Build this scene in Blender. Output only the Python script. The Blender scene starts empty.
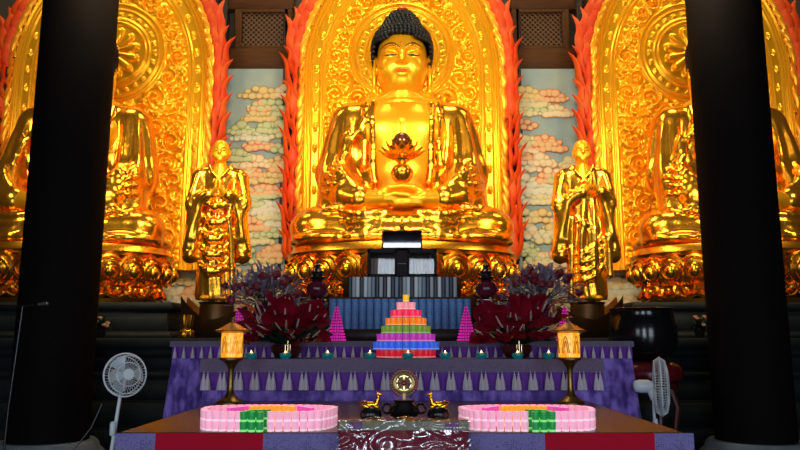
import bpy, math, random
import numpy as np
from mathutils import Vector, Matrix, Euler
random.seed(7)
rng = np.random.RandomState(11)
PI = math.pi
C = bpy.context.scene.collection
SC = bpy.context.scene

# ------------------------------------------------------------------ materials
def mat(name, col, rough=.5, metal=0.0, emit=None, es=0.0, noise=None, bump=None, spec=None, sheen=0, coat=0, alpha=None):
    m = bpy.data.materials.new(name); m.use_nodes = True
    nt = m.node_tree; b = nt.nodes['Principled BSDF']
    b.inputs['Base Color'].default_value = (*col, 1)
    b.inputs['Roughness'].default_value = rough
    b.inputs['Metallic'].default_value = metal
    if spec is not None: b.inputs['Specular IOR Level'].default_value = spec
    if sheen: b.inputs['Sheen Weight'].default_value = sheen
    if coat: b.inputs['Coat Weight'].default_value = coat
    if emit:
        b.inputs['Emission Color'].default_value = (*emit, 1)
        b.inputs['Emission Strength'].default_value = es
    if noise or bump:
        tc = nt.nodes.new('ShaderNodeTexCoord')
    if noise:           # (scale, colour2, low, high[, stretch])
        n = nt.nodes.new('ShaderNodeTexNoise'); n.inputs['Scale'].default_value = noise[0]
        n.inputs['Detail'].default_value = 6
        r = nt.nodes.new('ShaderNodeValToRGB')
        r.color_ramp.elements[0].position = noise[2]; r.color_ramp.elements[1].position = noise[3]
        r.color_ramp.elements[0].color = (*col, 1); r.color_ramp.elements[1].color = (*noise[1], 1)
        if len(noise) > 4:
            mp = nt.nodes.new('ShaderNodeMapping'); mp.inputs['Scale'].default_value = noise[4]
            nt.links.new(tc.outputs['Object'], mp.inputs['Vector']); nt.links.new(mp.outputs['Vector'], n.inputs['Vector'])
        else:
            nt.links.new(tc.outputs['Object'], n.inputs['Vector'])
        nt.links.new(n.outputs['Fac'], r.inputs['Fac']); nt.links.new(r.outputs['Color'], b.inputs['Base Color'])
    if bump:            # (scale, strength, distance)
        n2 = nt.nodes.new('ShaderNodeTexNoise'); n2.inputs['Scale'].default_value = bump[0]
        n2.inputs['Detail'].default_value = 4
        bp = nt.nodes.new('ShaderNodeBump'); bp.inputs['Strength'].default_value = bump[1]; bp.inputs['Distance'].default_value = bump[2]
        nt.links.new(tc.outputs['Object'], n2.inputs['Vector'])
        nt.links.new(n2.outputs['Fac'], bp.inputs['Height']); nt.links.new(bp.outputs['Normal'], b.inputs['Normal'])
    return m

def weave(name, c1, c2, scale, rough=.8):
    m = mat(name, c1, rough); nt = m.node_tree; b = nt.nodes['Principled BSDF']
    tc = nt.nodes.new('ShaderNodeTexCoord'); v = nt.nodes.new('ShaderNodeTexVoronoi'); v.inputs['Scale'].default_value = scale
    v.inputs['Randomness'].default_value = .35
    r = nt.nodes.new('ShaderNodeValToRGB'); r.color_ramp.elements[0].position = .3; r.color_ramp.elements[1].position = .55
    r.color_ramp.elements[0].color = (*c1, 1); r.color_ramp.elements[1].color = (*c2, 1)
    nt.links.new(tc.outputs['Object'], v.inputs['Vector']); nt.links.new(v.outputs['Distance'], r.inputs['Fac'])
    nt.links.new(r.outputs['Color'], b.inputs['Base Color'])
    return m

def glass_mat(name, tint=(1, 1, 1), rough=.02, gl=.12):
    m = bpy.data.materials.new(name); m.use_nodes = True; nt = m.node_tree; nt.nodes.clear()
    o = nt.nodes.new('ShaderNodeOutputMaterial'); t = nt.nodes.new('ShaderNodeBsdfTransparent'); g = nt.nodes.new('ShaderNodeBsdfGlossy')
    t.inputs['Color'].default_value = (*tint, 1); g.inputs['Roughness'].default_value = rough
    x = nt.nodes.new('ShaderNodeMixShader'); x.inputs['Fac'].default_value = gl
    nt.links.new(t.outputs[0], x.inputs[1]); nt.links.new(g.outputs[0], x.inputs[2]); nt.links.new(x.outputs[0], o.inputs[0])
    return m

def attr_mat(name, rough=.6):
    m = mat(name, (1, 1, 1), rough); nt = m.node_tree
    a = nt.nodes.new('ShaderNodeAttribute'); a.attribute_name = 'paint'
    nt.links.new(a.outputs['Color'], nt.nodes['Principled BSDF'].inputs['Base Color'])
    return m

# ------------------------------------------------------------------ mesh collector
def rotm(rx=0, ry=0, rz=0): return Euler((rx, ry, rz)).to_matrix()
class MB:
    def __init__(s): s.v = []; s.f = []; s.mi = []; s.col = []; s.cur = 0; s.c = None
    def put(s, vs, fs):
        o = len(s.v); s.v.extend([tuple(p) for p in vs])
        s.f.extend([tuple(i+o for i in q) for q in fs]); s.mi.extend([s.cur]*len(fs))
        if s.c is not None: s.col.extend([s.c]*len(vs))
        return s
    def box(s, c, d, r=None, bev=0):
        hx, hy, hz = d[0]/2, d[1]/2, d[2]/2
        if bev:
            b = min(bev, hx*.9, hy*.9, hz*.9); vs = []
            for sz in (-1, 1):
                for (ax, ay) in ((1, 0), (0, 1)):
                    pass
            # octagonal-edge box: two rings near each z face plus inset caps
            ring = lambda ex, ey, z: [(ex-0, ey-b, z), (ex-b, ey, z), (-ex+b, ey, z), (-ex, ey-b, z), (-ex, -ey+b, z), (-ex+b, -ey, z), (ex-b, -ey, z), (ex, -ey+b, z)]
            vs = ring(hx-b*.6, hy-b*.6, -hz)+ring(hx, hy, -hz+b)+ring(hx, hy, hz-b)+ring(hx-b*.6, hy-b*.6, hz)
            fs = [tuple(range(7, -1, -1)), tuple(range(24, 32))]
            for k in range(3):
                for i in range(8):
                    j = (i+1) % 8; fs.append((k*8+i, k*8+j, k*8+8+j, k*8+8+i))
        else:
            vs = [(x, y, z) for z in (-hz, hz) for y in (-hy, hy) for x in (-hx, hx)]
            fs = [(0, 2, 3, 1), (4, 5, 7, 6), (0, 1, 5, 4), (2, 6, 7, 3), (0, 4, 6, 2), (1, 3, 7, 5)]
        if r is not None: vs = [r @ Vector(p) for p in vs]
        return s.put([(p[0]+c[0], p[1]+c[1], p[2]+c[2]) for p in vs], fs)
    def tube(s, pts, rad, n=8, cap=True, flat=None):
        pts = [Vector(p) for p in pts]; m = len(pts)
        if not hasattr(rad, '__len__'): rad = [rad]*m
        vs = []; fs = []; up = None
        for i, p in enumerate(pts):
            t = (pts[min(i+1, m-1)]-pts[max(i-1, 0)])
            t = t.normalized() if t.length > 1e-9 else Vector((0, 0, 1))
            if up is None:
                a = Vector((0, 0, 1)) if abs(t.z) < .9 else Vector((0, 1, 0))
                up = (a-t*a.dot(t)).normalized()
            else:
                up = up-t*up.dot(t)
                up = up.normalized() if up.length > 1e-6 else t.orthogonal().normalized()
            sd = t.cross(up)
            fx, fy = flat if flat else (1, 1)
            for k in range(n):
                a = 2*PI*k/n; vs.append(p+(sd*math.cos(a)*fx+up*math.sin(a)*fy)*rad[i])
        for i in range(m-1):
            for k in range(n):
                j = (k+1) % n; fs.append((i*n+k, i*n+j, i*n+n+j, i*n+n+k))
        if cap: fs.append(tuple(range(n-1, -1, -1))); fs.append(tuple(range((m-1)*n, m*n)))
        return s.put(vs, fs)
    def cyl(s, a, b, r0, r1=None, n=16): return s.tube([a, b], [r0, r0 if r1 is None else r1], n)
    def lathe(s, prof, c=(0, 0, 0), n=24, sx=1, sy=1, wob=None, a0=0):
        vs = []; fs = []; m = len(prof)
        for (r, z) in prof:
            for k in range(n):
                a = 2*PI*k/n+a0; w = 1 if wob is None else wob(a, r, z)
                vs.append((c[0]+r*w*sx*math.cos(a), c[1]+r*w*sy*math.sin(a), c[2]+z))
        for i in range(m-1):
            for k in range(n):
                j = (k+1) % n; fs.append((i*n+k, i*n+j, i*n+n+j, i*n+n+k))
        if prof[0][0] > 1e-6: fs.append(tuple(range(n-1, -1, -1)))
        if prof[-1][0] > 1e-6: fs.append(tuple(range((m-1)*n, m*n)))
        return s.put(vs, fs)
    def ball(s, c, r, n=12, m=8, rot=None):
        if not hasattr(r, '__len__'): r = (r, r, r)
        vs = [Vector((0, 0, -r[2]))]; fs = []
        for i in range(1, m):
            t = PI*i/m
            for k in range(n):
                a = 2*PI*k/n; vs.append(Vector((r[0]*math.sin(t)*math.cos(a), r[1]*math.sin(t)*math.sin(a), -r[2]*math.cos(t))))
        vs.append(Vector((0, 0, r[2])))
        for k in range(n):
            fs.append((0, 1+(k+1) % n, 1+k)); e = 1+(m-2)*n; fs.append((len(vs)-1, e+k, e+(k+1) % n))
        for i in range(m-2):
            for k in range(n):
                j = (k+1) % n; fs.append((1+i*n+k, 1+i*n+j, 1+i*n+n+j, 1+i*n+n+k))
        if rot is not None: vs = [rot @ p for p in vs]
        return s.put([(p[0]+c[0], p[1]+c[1], p[2]+c[2]) for p in vs], fs)
    def torus(s, c, R, r, axis='z', n=32, m=8, arc=(0, 2*PI)):
        full = abs(arc[1]-arc[0]-2*PI) < 1e-6; cnt = n if full else n+1; vs = []; fs = []
        for i in range(cnt):
            a = arc[0]+(arc[1]-arc[0])*i/n
            for k in range(m):
                b = 2*PI*k/m; u = (R+r*math.cos(b)); w = r*math.sin(b)
                p = (u*math.cos(a), u*math.sin(a), w)
                if axis == 'y': p = (p[0], -p[2], p[1])
                if axis == 'x': p = (p[2], p[0], p[1])
                vs.append((p[0]+c[0], p[1]+c[1], p[2]+c[2]))
        for i in range(n):
            i2 = (i+1) % cnt
            for k in range(m):
                j = (k+1) % m; fs.append((i*m+k, i2*m+k, i2*m+j, i*m+j))
        return s.put(vs, fs)
    def prism(s, poly, y0, y1, c=(0, 0, 0)):       # outline in x,z pushed along y
        n = len(poly)
        vs = [(x+c[0], y0+c[1], z+c[2]) for x, z in poly]+[(x+c[0], y1+c[1], z+c[2]) for x, z in poly]
        fs = [tuple(range(n)), tuple(range(2*n-1, n-1, -1))]+[(i, n+i, n+(i+1) % n, (i+1) % n) for i in range(n)]
        return s.put(vs, fs)
    def build(s, name, m, parent=None, smooth=True, angle=40):
        me = bpy.data.meshes.new(name); me.from_pydata(s.v, [], s.f)
        ms = m if isinstance(m, (list, tuple)) else [m]
        for q in ms: me.materials.append(q)
        if len(ms) > 1: me.polygons.foreach_set('material_index', s.mi)
        if s.col:
            at = me.color_attributes.new('paint', 'FLOAT_COLOR', 'POINT')
            at.data.foreach_set('color', np.array([(*c, 1) for c in s.col], dtype=np.float32).ravel())
        return link_mesh(name, me, parent, smooth, angle)

def link_mesh(name, me, parent=None, smooth=True, angle=40):
    me.validate(); me.update()
    if smooth:
        if angle >= 180: me.shade_smooth()
        else:
            me.shade_smooth(); me.set_sharp_from_angle(angle=math.radians(angle))
    o = bpy.data.objects.new(name, me); C.objects.link(o)
    if parent: o.parent = parent
    return o

def thing(name, label, cat, loc=(0, 0, 0), rz=0, group=None):
    o = bpy.data.objects.new(name, None); C.objects.link(o); o.empty_display_size = .1
    o.location = loc; o.rotation_euler = (0, 0, rz)
    o['label'] = label; o['category'] = cat
    if group: o['group'] = group
    return o
def tag(o, label, cat, group=None, kind=None):
    o['label'] = label; o['category'] = cat
    if group: o['group'] = group
    if kind: o['kind'] = kind
    return o
def struct(o, label=None, cat=None):
    o['kind'] = 'structure'
    if label: o['label'] = label
    if cat: o['category'] = cat
    return o
def kids(o): return [c for c in list(bpy.data.objects) if c.parent == o]
class Proto:
    """one kind of thing and its parts, copied by obj.copy()"""
    def __init__(s, root):
        s.root = root; s.tree = []
        for c in kids(root): s.tree.append((c, kids(c)))
        s.first = True
    def place(s, loc, rz=None, label=None, group=None, scale=None):
        if s.first: r = s.root; s.first = False
        else:
            r = s.root.copy(); C.objects.link(r)
            for c, gs in s.tree:
                d = c.copy(); C.objects.link(d); d.parent = r
                for g in gs:
                    e = g.copy(); C.objects.link(e); e.parent = d
        r.location = loc
        if rz is not None: r.rotation_euler = (0, 0, rz)
        if label: r['label'] = label
        if group: r['group'] = group
        if scale: r.scale = (scale,)*3
        return r

# ------------------------------------------------------------------ signed distance sculpting
class Field:
    def __init__(s, lo, hi, h):
        s.lo = np.array(lo, float); s.h = h
        s.n = [int(math.ceil((b-a)/h))+1 for a, b in zip(lo, hi)]
        s.ax = [s.lo[i]+h*np.arange(s.n[i]) for i in range(3)]
        s.F = np.full(s.n, 9.0, np.float32)
    def sl(s, lo, hi):
        r = []
        for i in range(3):
            a = max(0, int(math.floor((lo[i]-s.lo[i])/s.h))); b = min(s.n[i], int(math.ceil((hi[i]-s.lo[i])/s.h))+1)
            if b <= a: return None
            r.append(slice(a, b))
        return tuple(r)
    def grid(s, q):
        return (s.ax[0][q[0]][:, None, None].astype(np.float32), s.ax[1][q[1]][None, :, None].astype(np.float32), s.ax[2][q[2]][None, None, :].astype(np.float32))
    def op(s, fn, lo, hi, k, mode):
        m = k+3*s.h
        q = s.sl([a-m for a in lo], [b+m for b in hi])
        if q is None: return
        d = fn(*s.grid(q)); A = s.F[q]
        if mode == 'add':
            if k <= 0: s.F[q] = np.minimum(A, d)
            else:
                t = np.clip(.5+.5*(A-d)/k, 0, 1); s.F[q] = A*(1-t)+d*t-k*t*(1-t)
        else:
            nd = -d
            if k <= 0: s.F[q] = np.maximum(A, nd)
            else:
                t = np.clip(.5-.5*(A-nd)/k, 0, 1); s.F[q] = A*(1-t)+nd*t+k*t*(1-t)
    def ell(s, c, r, k=.05, mode='add', rz=0, ry=0):
        R = max(r)
        ca, sa = math.cos(rz), math.sin(rz); cb, sb = math.cos(ry), math.sin(ry)
        def fn(x, y, z):
            x = x-c[0]; y = y-c[1]; z = z-c[2]
            if rz: x, y = x*ca+y*sa, -x*sa+y*ca
            if ry: x, z = x*cb-z*sb, x*sb+z*cb
            k0 = np.sqrt((x/r[0])**2+(y/r[1])**2+(z/r[2])**2)
            k1 = np.sqrt((x/r[0]**2)**2+(y/r[1]**2)**2+(z/r[2]**2)**2)
            return k0*(k0-1)/np.maximum(k1, 1e-6)
        e = (R, R, R) if (rz or ry) else r
        s.op(fn, [c[i]-e[i] for i in range(3)], [c[i]+e[i] for i in range(3)], k, mode); return s
    def cone(s, a, b, ra, rb, k=.05, mode='add', fy=1.0):
        a = np.array(a, float); b = np.array(b, float); ba = b-a; L = max(float(ba.dot(ba)), 1e-9); R = max(ra, rb)
        def fn(x, y, z):
            px, py, pz = x-a[0], y-a[1], z-a[2]
            h = np.clip((px*ba[0]+py*ba[1]+pz*ba[2])/L, 0, 1)
            return np.sqrt((px-ba[0]*h)**2+((py-ba[1]*h)/fy)**2+(pz-ba[2]*h)**2)-(ra+(rb-ra)*h)
        s.op(fn, np.minimum(a, b)-R, np.maximum(a, b)+R, k, mode); return s
    def path(s, pts, rad, k=.03, mode='add'):
        m = len(pts)
        if not hasattr(rad, '__len__'): rad = [rad]*m
        for i in range(m-1): s.cone(pts[i], pts[i+1], rad[i], rad[i+1], k, mode)
        return s
    def box(s, c, r, k=.03, mode='add', rd=.02):
        def fn(x, y, z):
            qx, qy, qz = np.abs(x-c[0])-r[0]+rd, np.abs(y-c[1])-r[1]+rd, np.abs(z-c[2])-r[2]+rd
            return np.sqrt(np.maximum(qx, 0)**2+np.maximum(qy, 0)**2+np.maximum(qz, 0)**2)+np.minimum(np.maximum(qx, np.maximum(qy, qz)), 0)-rd
        s.op(fn, [c[i]-r[i] for i in range(3)], [c[i]+r[i] for i in range(3)], k, mode); return s
    def disp(s, fn, lo, hi):
        q = s.sl(lo, hi)
        if q is not None: s.F[q] += fn(*s.grid(q)).astype(np.float32)
        return s
    def mesh(s, name, m, parent=None):
        F = s.F; F[0], F[-1] = 9, 9; F[:, 0], F[:, -1] = 9, 9; F[:, :, 0], F[:, :, -1] = 9, 9
        S = F < 0; c = np.zeros([n-1 for n in F.shape], np.int8)
        off = [(i, j, k) for i in (0, 1) for j in (0, 1) for k in (0, 1)]
        sh = c.shape
        for o in off: c += S[o[0]:o[0]+sh[0], o[1]:o[1]+sh[1], o[2]:o[2]+sh[2]]
        I = np.argwhere((c > 0) & (c < 8)); idm = np.full(sh, -1, np.int32); idm[I[:, 0], I[:, 1], I[:, 2]] = np.arange(len(I))
        P = np.zeros((len(I), 3)); W = np.zeros(len(I))
        for a in off:
            for b in off:
                if sum(b)-sum(a) != 1 or any(b[i] < a[i] for i in range(3)): continue
                fa = F[I[:, 0]+a[0], I[:, 1]+a[1], I[:, 2]+a[2]]; fb = F[I[:, 0]+b[0], I[:, 1]+b[1], I[:, 2]+b[2]]
                x = (fa < 0) != (fb < 0); t = np.where(x, fa/np.where(x, fa-fb, 1), 0)
                P += x[:, None]*(np.array(a)+t[:, None]*(np.array(b)-np.array(a))); W += x
        V = (P/W[:, None]+I)*s.h+s.lo
        quads = []
        for ax in range(3):
            u, v = (ax+1) % 3, (ax+2) % 3
            lo = [slice(None)]*3; hi = [slice(None)]*3; lo[ax] = slice(0, -1); hi[ax] = slice(1, None)
            E = np.argwhere(S[tuple(lo)] != S[tuple(hi)])
            E = E[(E[:, u] > 0) & (E[:, v] > 0) & (E[:, u] < sh[u]) & (E[:, v] < sh[v])]
            g = []
            for du, dv in ((-1, -1), (0, -1), (0, 0), (-1, 0)):
                e = E.copy(); e[:, u] += du; e[:, v] += dv; g.append(idm[e[:, 0], e[:, 1], e[:, 2]])
            Q = np.stack(g, 1); fl = ~S[E[:, 0], E[:, 1], E[:, 2]]; Q[fl] = Q[fl][:, ::-1]
            quads.append(Q)
        Q = np.concatenate(quads); Q = Q[(Q >= 0).all(1)]
        me = bpy.data.meshes.new(name)
        me.vertices.add(len(V)); me.vertices.foreach_set('co', V.astype(np.float32).ravel())
        me.loops.add(Q.size); me.loops.foreach_set('vertex_index', Q.astype(np.int32).ravel())
        me.polygons.add(len(Q)); me.polygons.foreach_set('loop_start', np.arange(0, Q.size, 4, dtype=np.int32))
        me.update(calc_edges=True); me.materials.append(m)
        return link_mesh(name, me, parent, True, 180)

def arc_pts(p0, p1, p2, n=8):      # quadratic bezier
    p0, p1, p2 = Vector(p0), Vector(p1), Vector(p2)
    return [tuple(p0*(1-t)**2+p1*2*t*(1-t)+p2*t*t) for t in [i/n for i in range(n+1)]]

# ------------------------------------------------------------------ palette
GOLD = mat('polished_gold', (1.0, .47, .035), .22, .94, bump=(9, .15, .02))
GOLD_SKIN = mat('satin_gold', (1.0, .48, .012), .30, .60)
GOLD_RELIEF = mat('relief_gold', (1.0, .50, .014), .27, .64)
GOLD_THRONE = mat('throne_gold', (.95, .44, .03), .27, 1.0)
BRONZE = mat('dark_bronze', (.085, .042, .014), .38, .8)
BRASS = mat('antique_brass', (.55, .33, .09), .35, .95)
BLACK = mat('black_lacquer', (.008, .008, .009), .22)
HAIR = mat('hair_blue_black', (.005, .007, .010), .42, spec=.2)
RED_FLAME = mat('flame_red', (.66, .045, .005), .5, noise=(3, (.70, .11, .010), .4, .7), spec=.3)
ORANGE_FLAME = mat('flame_gold', (1.0, .42, .02), .38, .55)
LIP = mat('lip_red', (.75, .10, .02), .35)
INK = mat('dark_ink', (.03, .015, .005), .5)
WOOD = mat('dark_brown_wood', (.055, .020, .006), .6, noise=(3, (.085, .033, .009), .3, .8, (1, 1, 6)), spec=.15)
WOOD_DK = mat('black_brown_wood', (.018, .010, .006), .5)
COLUMN = mat('column_lacquer', (.006, .005, .005), .7, noise=(2, (.009, .006, .005), .3, .8), spec=.03)
STONE = mat('grey_green_stone', (.007, .010, .011), .6, noise=(5, (.013, .018, .019), .3, .8), spec=.25, bump=(20, .2, .02))
STONE_BASE = mat('column_base_stone', (.16, .20, .23), .5, noise=(8, (.11, .14, .17), .3, .8))
FLOOR = mat('polished_floor', (.05, .05, .05), .25, noise=(1.5, (.07, .068, .065), .3, .8))
PLASTER = mat('dark_wall', (.06, .05, .04), .8)
VELVET = mat('purple_velvet', (.085, .030, .32), .6, noise=(9, (.34, .20, .78), .42, .66, (1, 1, .6)), bump=(14, .5, .03), sheen=.4)  # pale noise paints the crushed pile's highlights into the colour
VELVET_DK = mat('purple_valance', (.12, .018, .30), .7, noise=(12, (.17, .03, .38), .3, .8))
TASSEL = mat('grey_tassel', (.60, .53, .62), .8)
BROCADE = weave('woven_brocade', (.085, .055, .12), (.19, .14, .23), 90)
BROCADE_BLUE = weave('blue_violet_brocade', (.055, .045, .16), (.16, .13, .32), 70)
REDCLOTH = mat('crimson_cloth', (.40, .004, .022), .9, spec=.15)
TABLEWOOD = mat('table_lacquer', (.060, .020, .010), .30, noise=(3, (.10, .036, .014), .3, .8, (6, .6, 1)), spec=.4)
WHITE_PL = mat('white_plastic', (.74, .80, .84), .35)
STEEL = mat('steel_grey', (.35, .38, .40), .3, .9)
# ------------------------------------------------------------------ the seated figure (origin on the seat, facing -y)
EYE_W = mat('eye_ivory', (.80, .60, .25), .3)
def buddha_meshes():
    out = {}
    # skin: head, neck, chest, folded hands, one surface
    F = Field((-1.15, -1.62, .35), (1.15, .75, 4.75), .026)
    F.ell((0, 0, 2.35), (1.0, .60, .95), .1)
    F.ell((0, -.12, 1.45), (.85, .62, .8), .25)
    F.ell((.36, -.38, 2.35), (.42, .22, .34), .25); F.ell((-.36, -.38, 2.35), (.42, .22, .34), .25)
    F.cone((-.6, .02, 2.86), (.6, .02, 2.86), .26, .26, .2)
    F.cone((0, -.02, 2.8), (0, -.12, 3.5), .43, .40, .12)
    F.ell((0, -.12, 3.98), (.50, .55, .62), .05)
    F.ell((0, -.23, 3.62), (.475, .43, .43), .16)
    F.ell((0, -.50, 3.36), (.17, .14, .10), .12)              # chin
    F.ell((0, -.38, 3.26), (.27, .2, .10), .12)               # full under-chin
    for s in (-1, 1):
        F.ell((s*.24, -.46, 3.60), (.17, .15, .19), .14)      # cheek
        F.ell((s*.22, -.62, 3.91), (.15, .07, .045), .06, 'sub')   # socket under the brow
        F.ell((s*.22, -.56, 3.845), (.14, .095, .075), .03)   # half closed lid
        F.cone((s*.22-.13*1, -.645, 3.825), (s*.22+.13*1, -.645, 3.825), .008, .008, .012, 'sub')
        F.path(arc_pts((s*.06, -.69, 3.93), (s*.2, -.74, 4.11), (s*.42, -.50, 3.97), 6), .010, .04)
        F.ell((s*.075, -.69, 3.67), (.045, .05, .04), .04)   # nostril wing
        F.ell((s*.56, -.04, 3.62), (.060, .15, .44), .05)     # long ear
        F.ell((s*.60, -.07, 3.78), (.045, .09, .18), .02, 'sub')
        F.ell((s*.56, -.10, 3.25), (.07, .10, .11), .05)
    F.path([(0, -.64, 4.0), (0, -.70, 3.82), (0, -.765, 3.69)], [.04, .045, .06], .06)
    F.ell((0, -.66, 3.50), (.14, .06, .03), .05)              # upper lip bed
    F.ell((0, -.64, 3.42), (.10, .06, .035), .05)
    F.ell((0, -.68, 3.565), (.03, .04, .05), .03, 'sub')
    for z, r in ((3.16, .385), (3.03, .405), (2.92, .44)):    # rings of the neck
        F.disp(lambda x, y, Z, z=z: .022*np.exp(-((Z-z)/.018)**2)*(np.abs(x) < .6), (-.6, -.7, z-.08), (.6, .5, z+.08))
    F.disp(lambda x, y, Z: .02*np.exp(-(x/.03)**2)*(y < 0), (-.1, -1, 1.7), (.1, 0, 2.5))
    # forearms and hands in the lap
    for s in (-1, 1):
        F.cone((s*1.0, -.92, .88), (s*.42, -1.22, .82), .215, .17, .06)
        F.ell((s*.22, -1.26, .80), (.30, .20, .12), .08)
    for i in range(4):                                        # upper hand's fingers over the lower hand's
        y = -1.42+.085*i; z = .86-.01*i; L = (.34, .40, .38, .30)[i]
        F.path([(.12, y, z), (-.12, y-.01, z+.03), (-.12-L*.6, y, z-.01)], [.052, .05, .038], .012)
        F.path([(-.12, y+.02, z-.14), (.14, y+.01, z-.13), (.14+L*.6, y+.02, z-.14)], [.052, .05, .038], .012)
    for s in (-1, 1):
        F.path([(s*.36, -1.26, .95), (s*.2, -1.30, 1.03), (s*.02, -1.32, 1.05)], [.075, .062, .05], .03)
    out['body'] = F
    # robe
    R = Field((-2.3, -1.75, -.02), (2.3, 1.1, 3.3), .030)
    R.ell((0, .06, 2.25), (1.10, .66, 1.05), .1)
    R.ell((0, .0, 1.2), (1.15, .8, .9), .2)
    for s in (-1, 1):
        R.cone((s*.45, .06, 2.86), (s*1.02, .08, 2.68), .27, .36, .15)
        R.cone((s*1.05, .06, 2.6), (s*1.22, -.10, 1.55), .40, .44, .12)
        R.cone((s*1.24, -.16, 1.50), (s*.98, -.88, 1.0), .42, .30, .12)
        R.cone((s*1.28, -.35, 1.25), (s*1.25, -.55, .65), .30, .42, .2)     # hanging sleeve
        R.cone((s*1.0, -.90, .92), (s*.78, -1.05, .86), .30, .27, .08)
        # legs
        R.cone((s*.55, .0, .45), (s*1.62, -.62, .40), .46, .38, .1)
        R.ell((s*1.60, -.70, .37), (.49, .47, .37), .1)
        R.cone((s*1.58, -.80, .34), (s*.15, -1.22, .34), .34, .27, .08)
        R.ell((s*1.30, -.80, .14), (.72, .58, .17), .1)                    # skirt spread on the seat
        R.ell((s*1.78, -.35, .12), (.34, .5, .16), .1)
    R.ell((0, -.5, .42), (1.25, .85, .36), .12)
    R.ell((0, -1.0, .14), (1.05, .55, .17), .1)
    # bare chest opening, hand opening
    R.box((0, -.9, 2.45), (.50, .9, .98), .05, 'sub', .12)
    R.ell((0, -.85, 1.32), (.50, .62, .5), .08, 'sub')
    R.ell((0, -.10, 3.35), (.52, .55, .55), .06, 'sub')
    for s in (-1, 1):                                          # lapels
        R.path([(s*.46, .0, 3.10), (s*.57, -.36, 2.88), (s*.57, -.55, 2.5), (s*.55, -.62, 2.0), (s*.55, -.66, 1.6), (s*.50, -.72, 1.25)], [.07, .075, .07, .07, .08, .08], .04)
        R.path([(s*.70, -.20, 2.98), (s*.74, -.46, 2.6), (s*.72, -.58, 2.1), (s*.74, -.62, 1.6)], [.04, .05, .05, .07], .06)
    # diagonal shawl edge on the figure's right shoulder
    R.path([(-.55, -.40, 2.95), (-.70, -.52, 2.55), (-.95, -.50, 2.2), (-1.05, -.56, 1.85), (-1.35, -.55, 1.5)], [.05, .07, .08, .08, .06], .05)
    R.path([(-1.02, -.50, 2.3), (-1.22, -.48, 1.8), (-1.50, -.35, 1.6)], [.04, .06, .05], .05)
    # pleats round the upper arms
    for s in (-1, 1):
        def pleat(x, y, z, s=s):
            a = np.arctan2(s*x-(1.05+.14*(2.6-z)), -(y-.0))
            w = np.clip((z-1.0)/.5, 0, 1)*np.clip((2.75-z)/.45, 0, 1)*np.clip((s*x-.66)/.15, 0, 1)
            return .032*np.sin(a*9+1.6*np.sin(z*1.7)+s)*w
        lo, hi = ((.6, -1.2, 1.0), (2.0, .8, 2.9)) if s > 0 else ((-2.0, -1.2, 1.0), (-.6, .8, 2.9))
        R.disp(pleat, lo, hi)
        # sleeve mouths fanning away from the wrists
        for k in range(7):
            a = -.75+k*.30
            e = (s*(1.02+.50*math.cos(a)), -.78+.25*math.sin(abs(a)), 1.15+.62*math.sin(a))
            R.path(arc_pts((s*.88, -1.06, 1.05), (s*1.15, -1.08, 1.05+.45*math.sin(a)), e, 5), [.03, .045, .05, .05, .045, .03], .05)
        # hanging vertical sleeve pleats
        for k in range(3):
            x0 = s*(1.0+.2*k); R.path([(x0, -.84+.15*k, 1.0), (x0+s*.05, -.94+.14*k, .75), (x0+s*.16, -.96+.1*k, .56)], [.05, .06, .03], .07)
        # drapery over the shins, out from the middle
        for k in range(3):
            z = .62-.15*k
            R.path(arc_pts((s*(.22+.1*k), -1.27-.04*k, z+.02), (s*(.55+.08*k), -1.50, z-.22), (s*(1.30-.12*k), -1.14, z+.06-.03*k), 8), [.03, .05, .062, .065, .062, .055, .045, .03, .012], .07)
        for k in range(3):
            R.path(arc_pts((s*(.5+.2*k), -.9, .80), (s*(.95+.2*k), -1.25, .70), (s*(1.35+.1*k), -.95, .66-.04*k), 6), [.02, .04, .05, .05, .04, .03, .02], .05)
        R.path(arc_pts((s*.1, -1.42, .12), (s*1.2, -1.55, .12), (s*2.0, -.75, .10), 8), [.07]*9, .05)
    for k in range(2):                                          # shallow swags over the crossed ankles
        R.path(arc_pts((-.5+.1*k, -1.28, .50-.2*k), (0, -1.46, .22-.2*k), (.5-.1*k, -1.28, .50-.2*k), 8), [.012, .03, .04, .045, .045, .045, .04, .03, .012], .08)
    out['robe'] = R
    return out
BF = buddha_meshes()
BODY_OB = ROBE_OB = None
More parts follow.
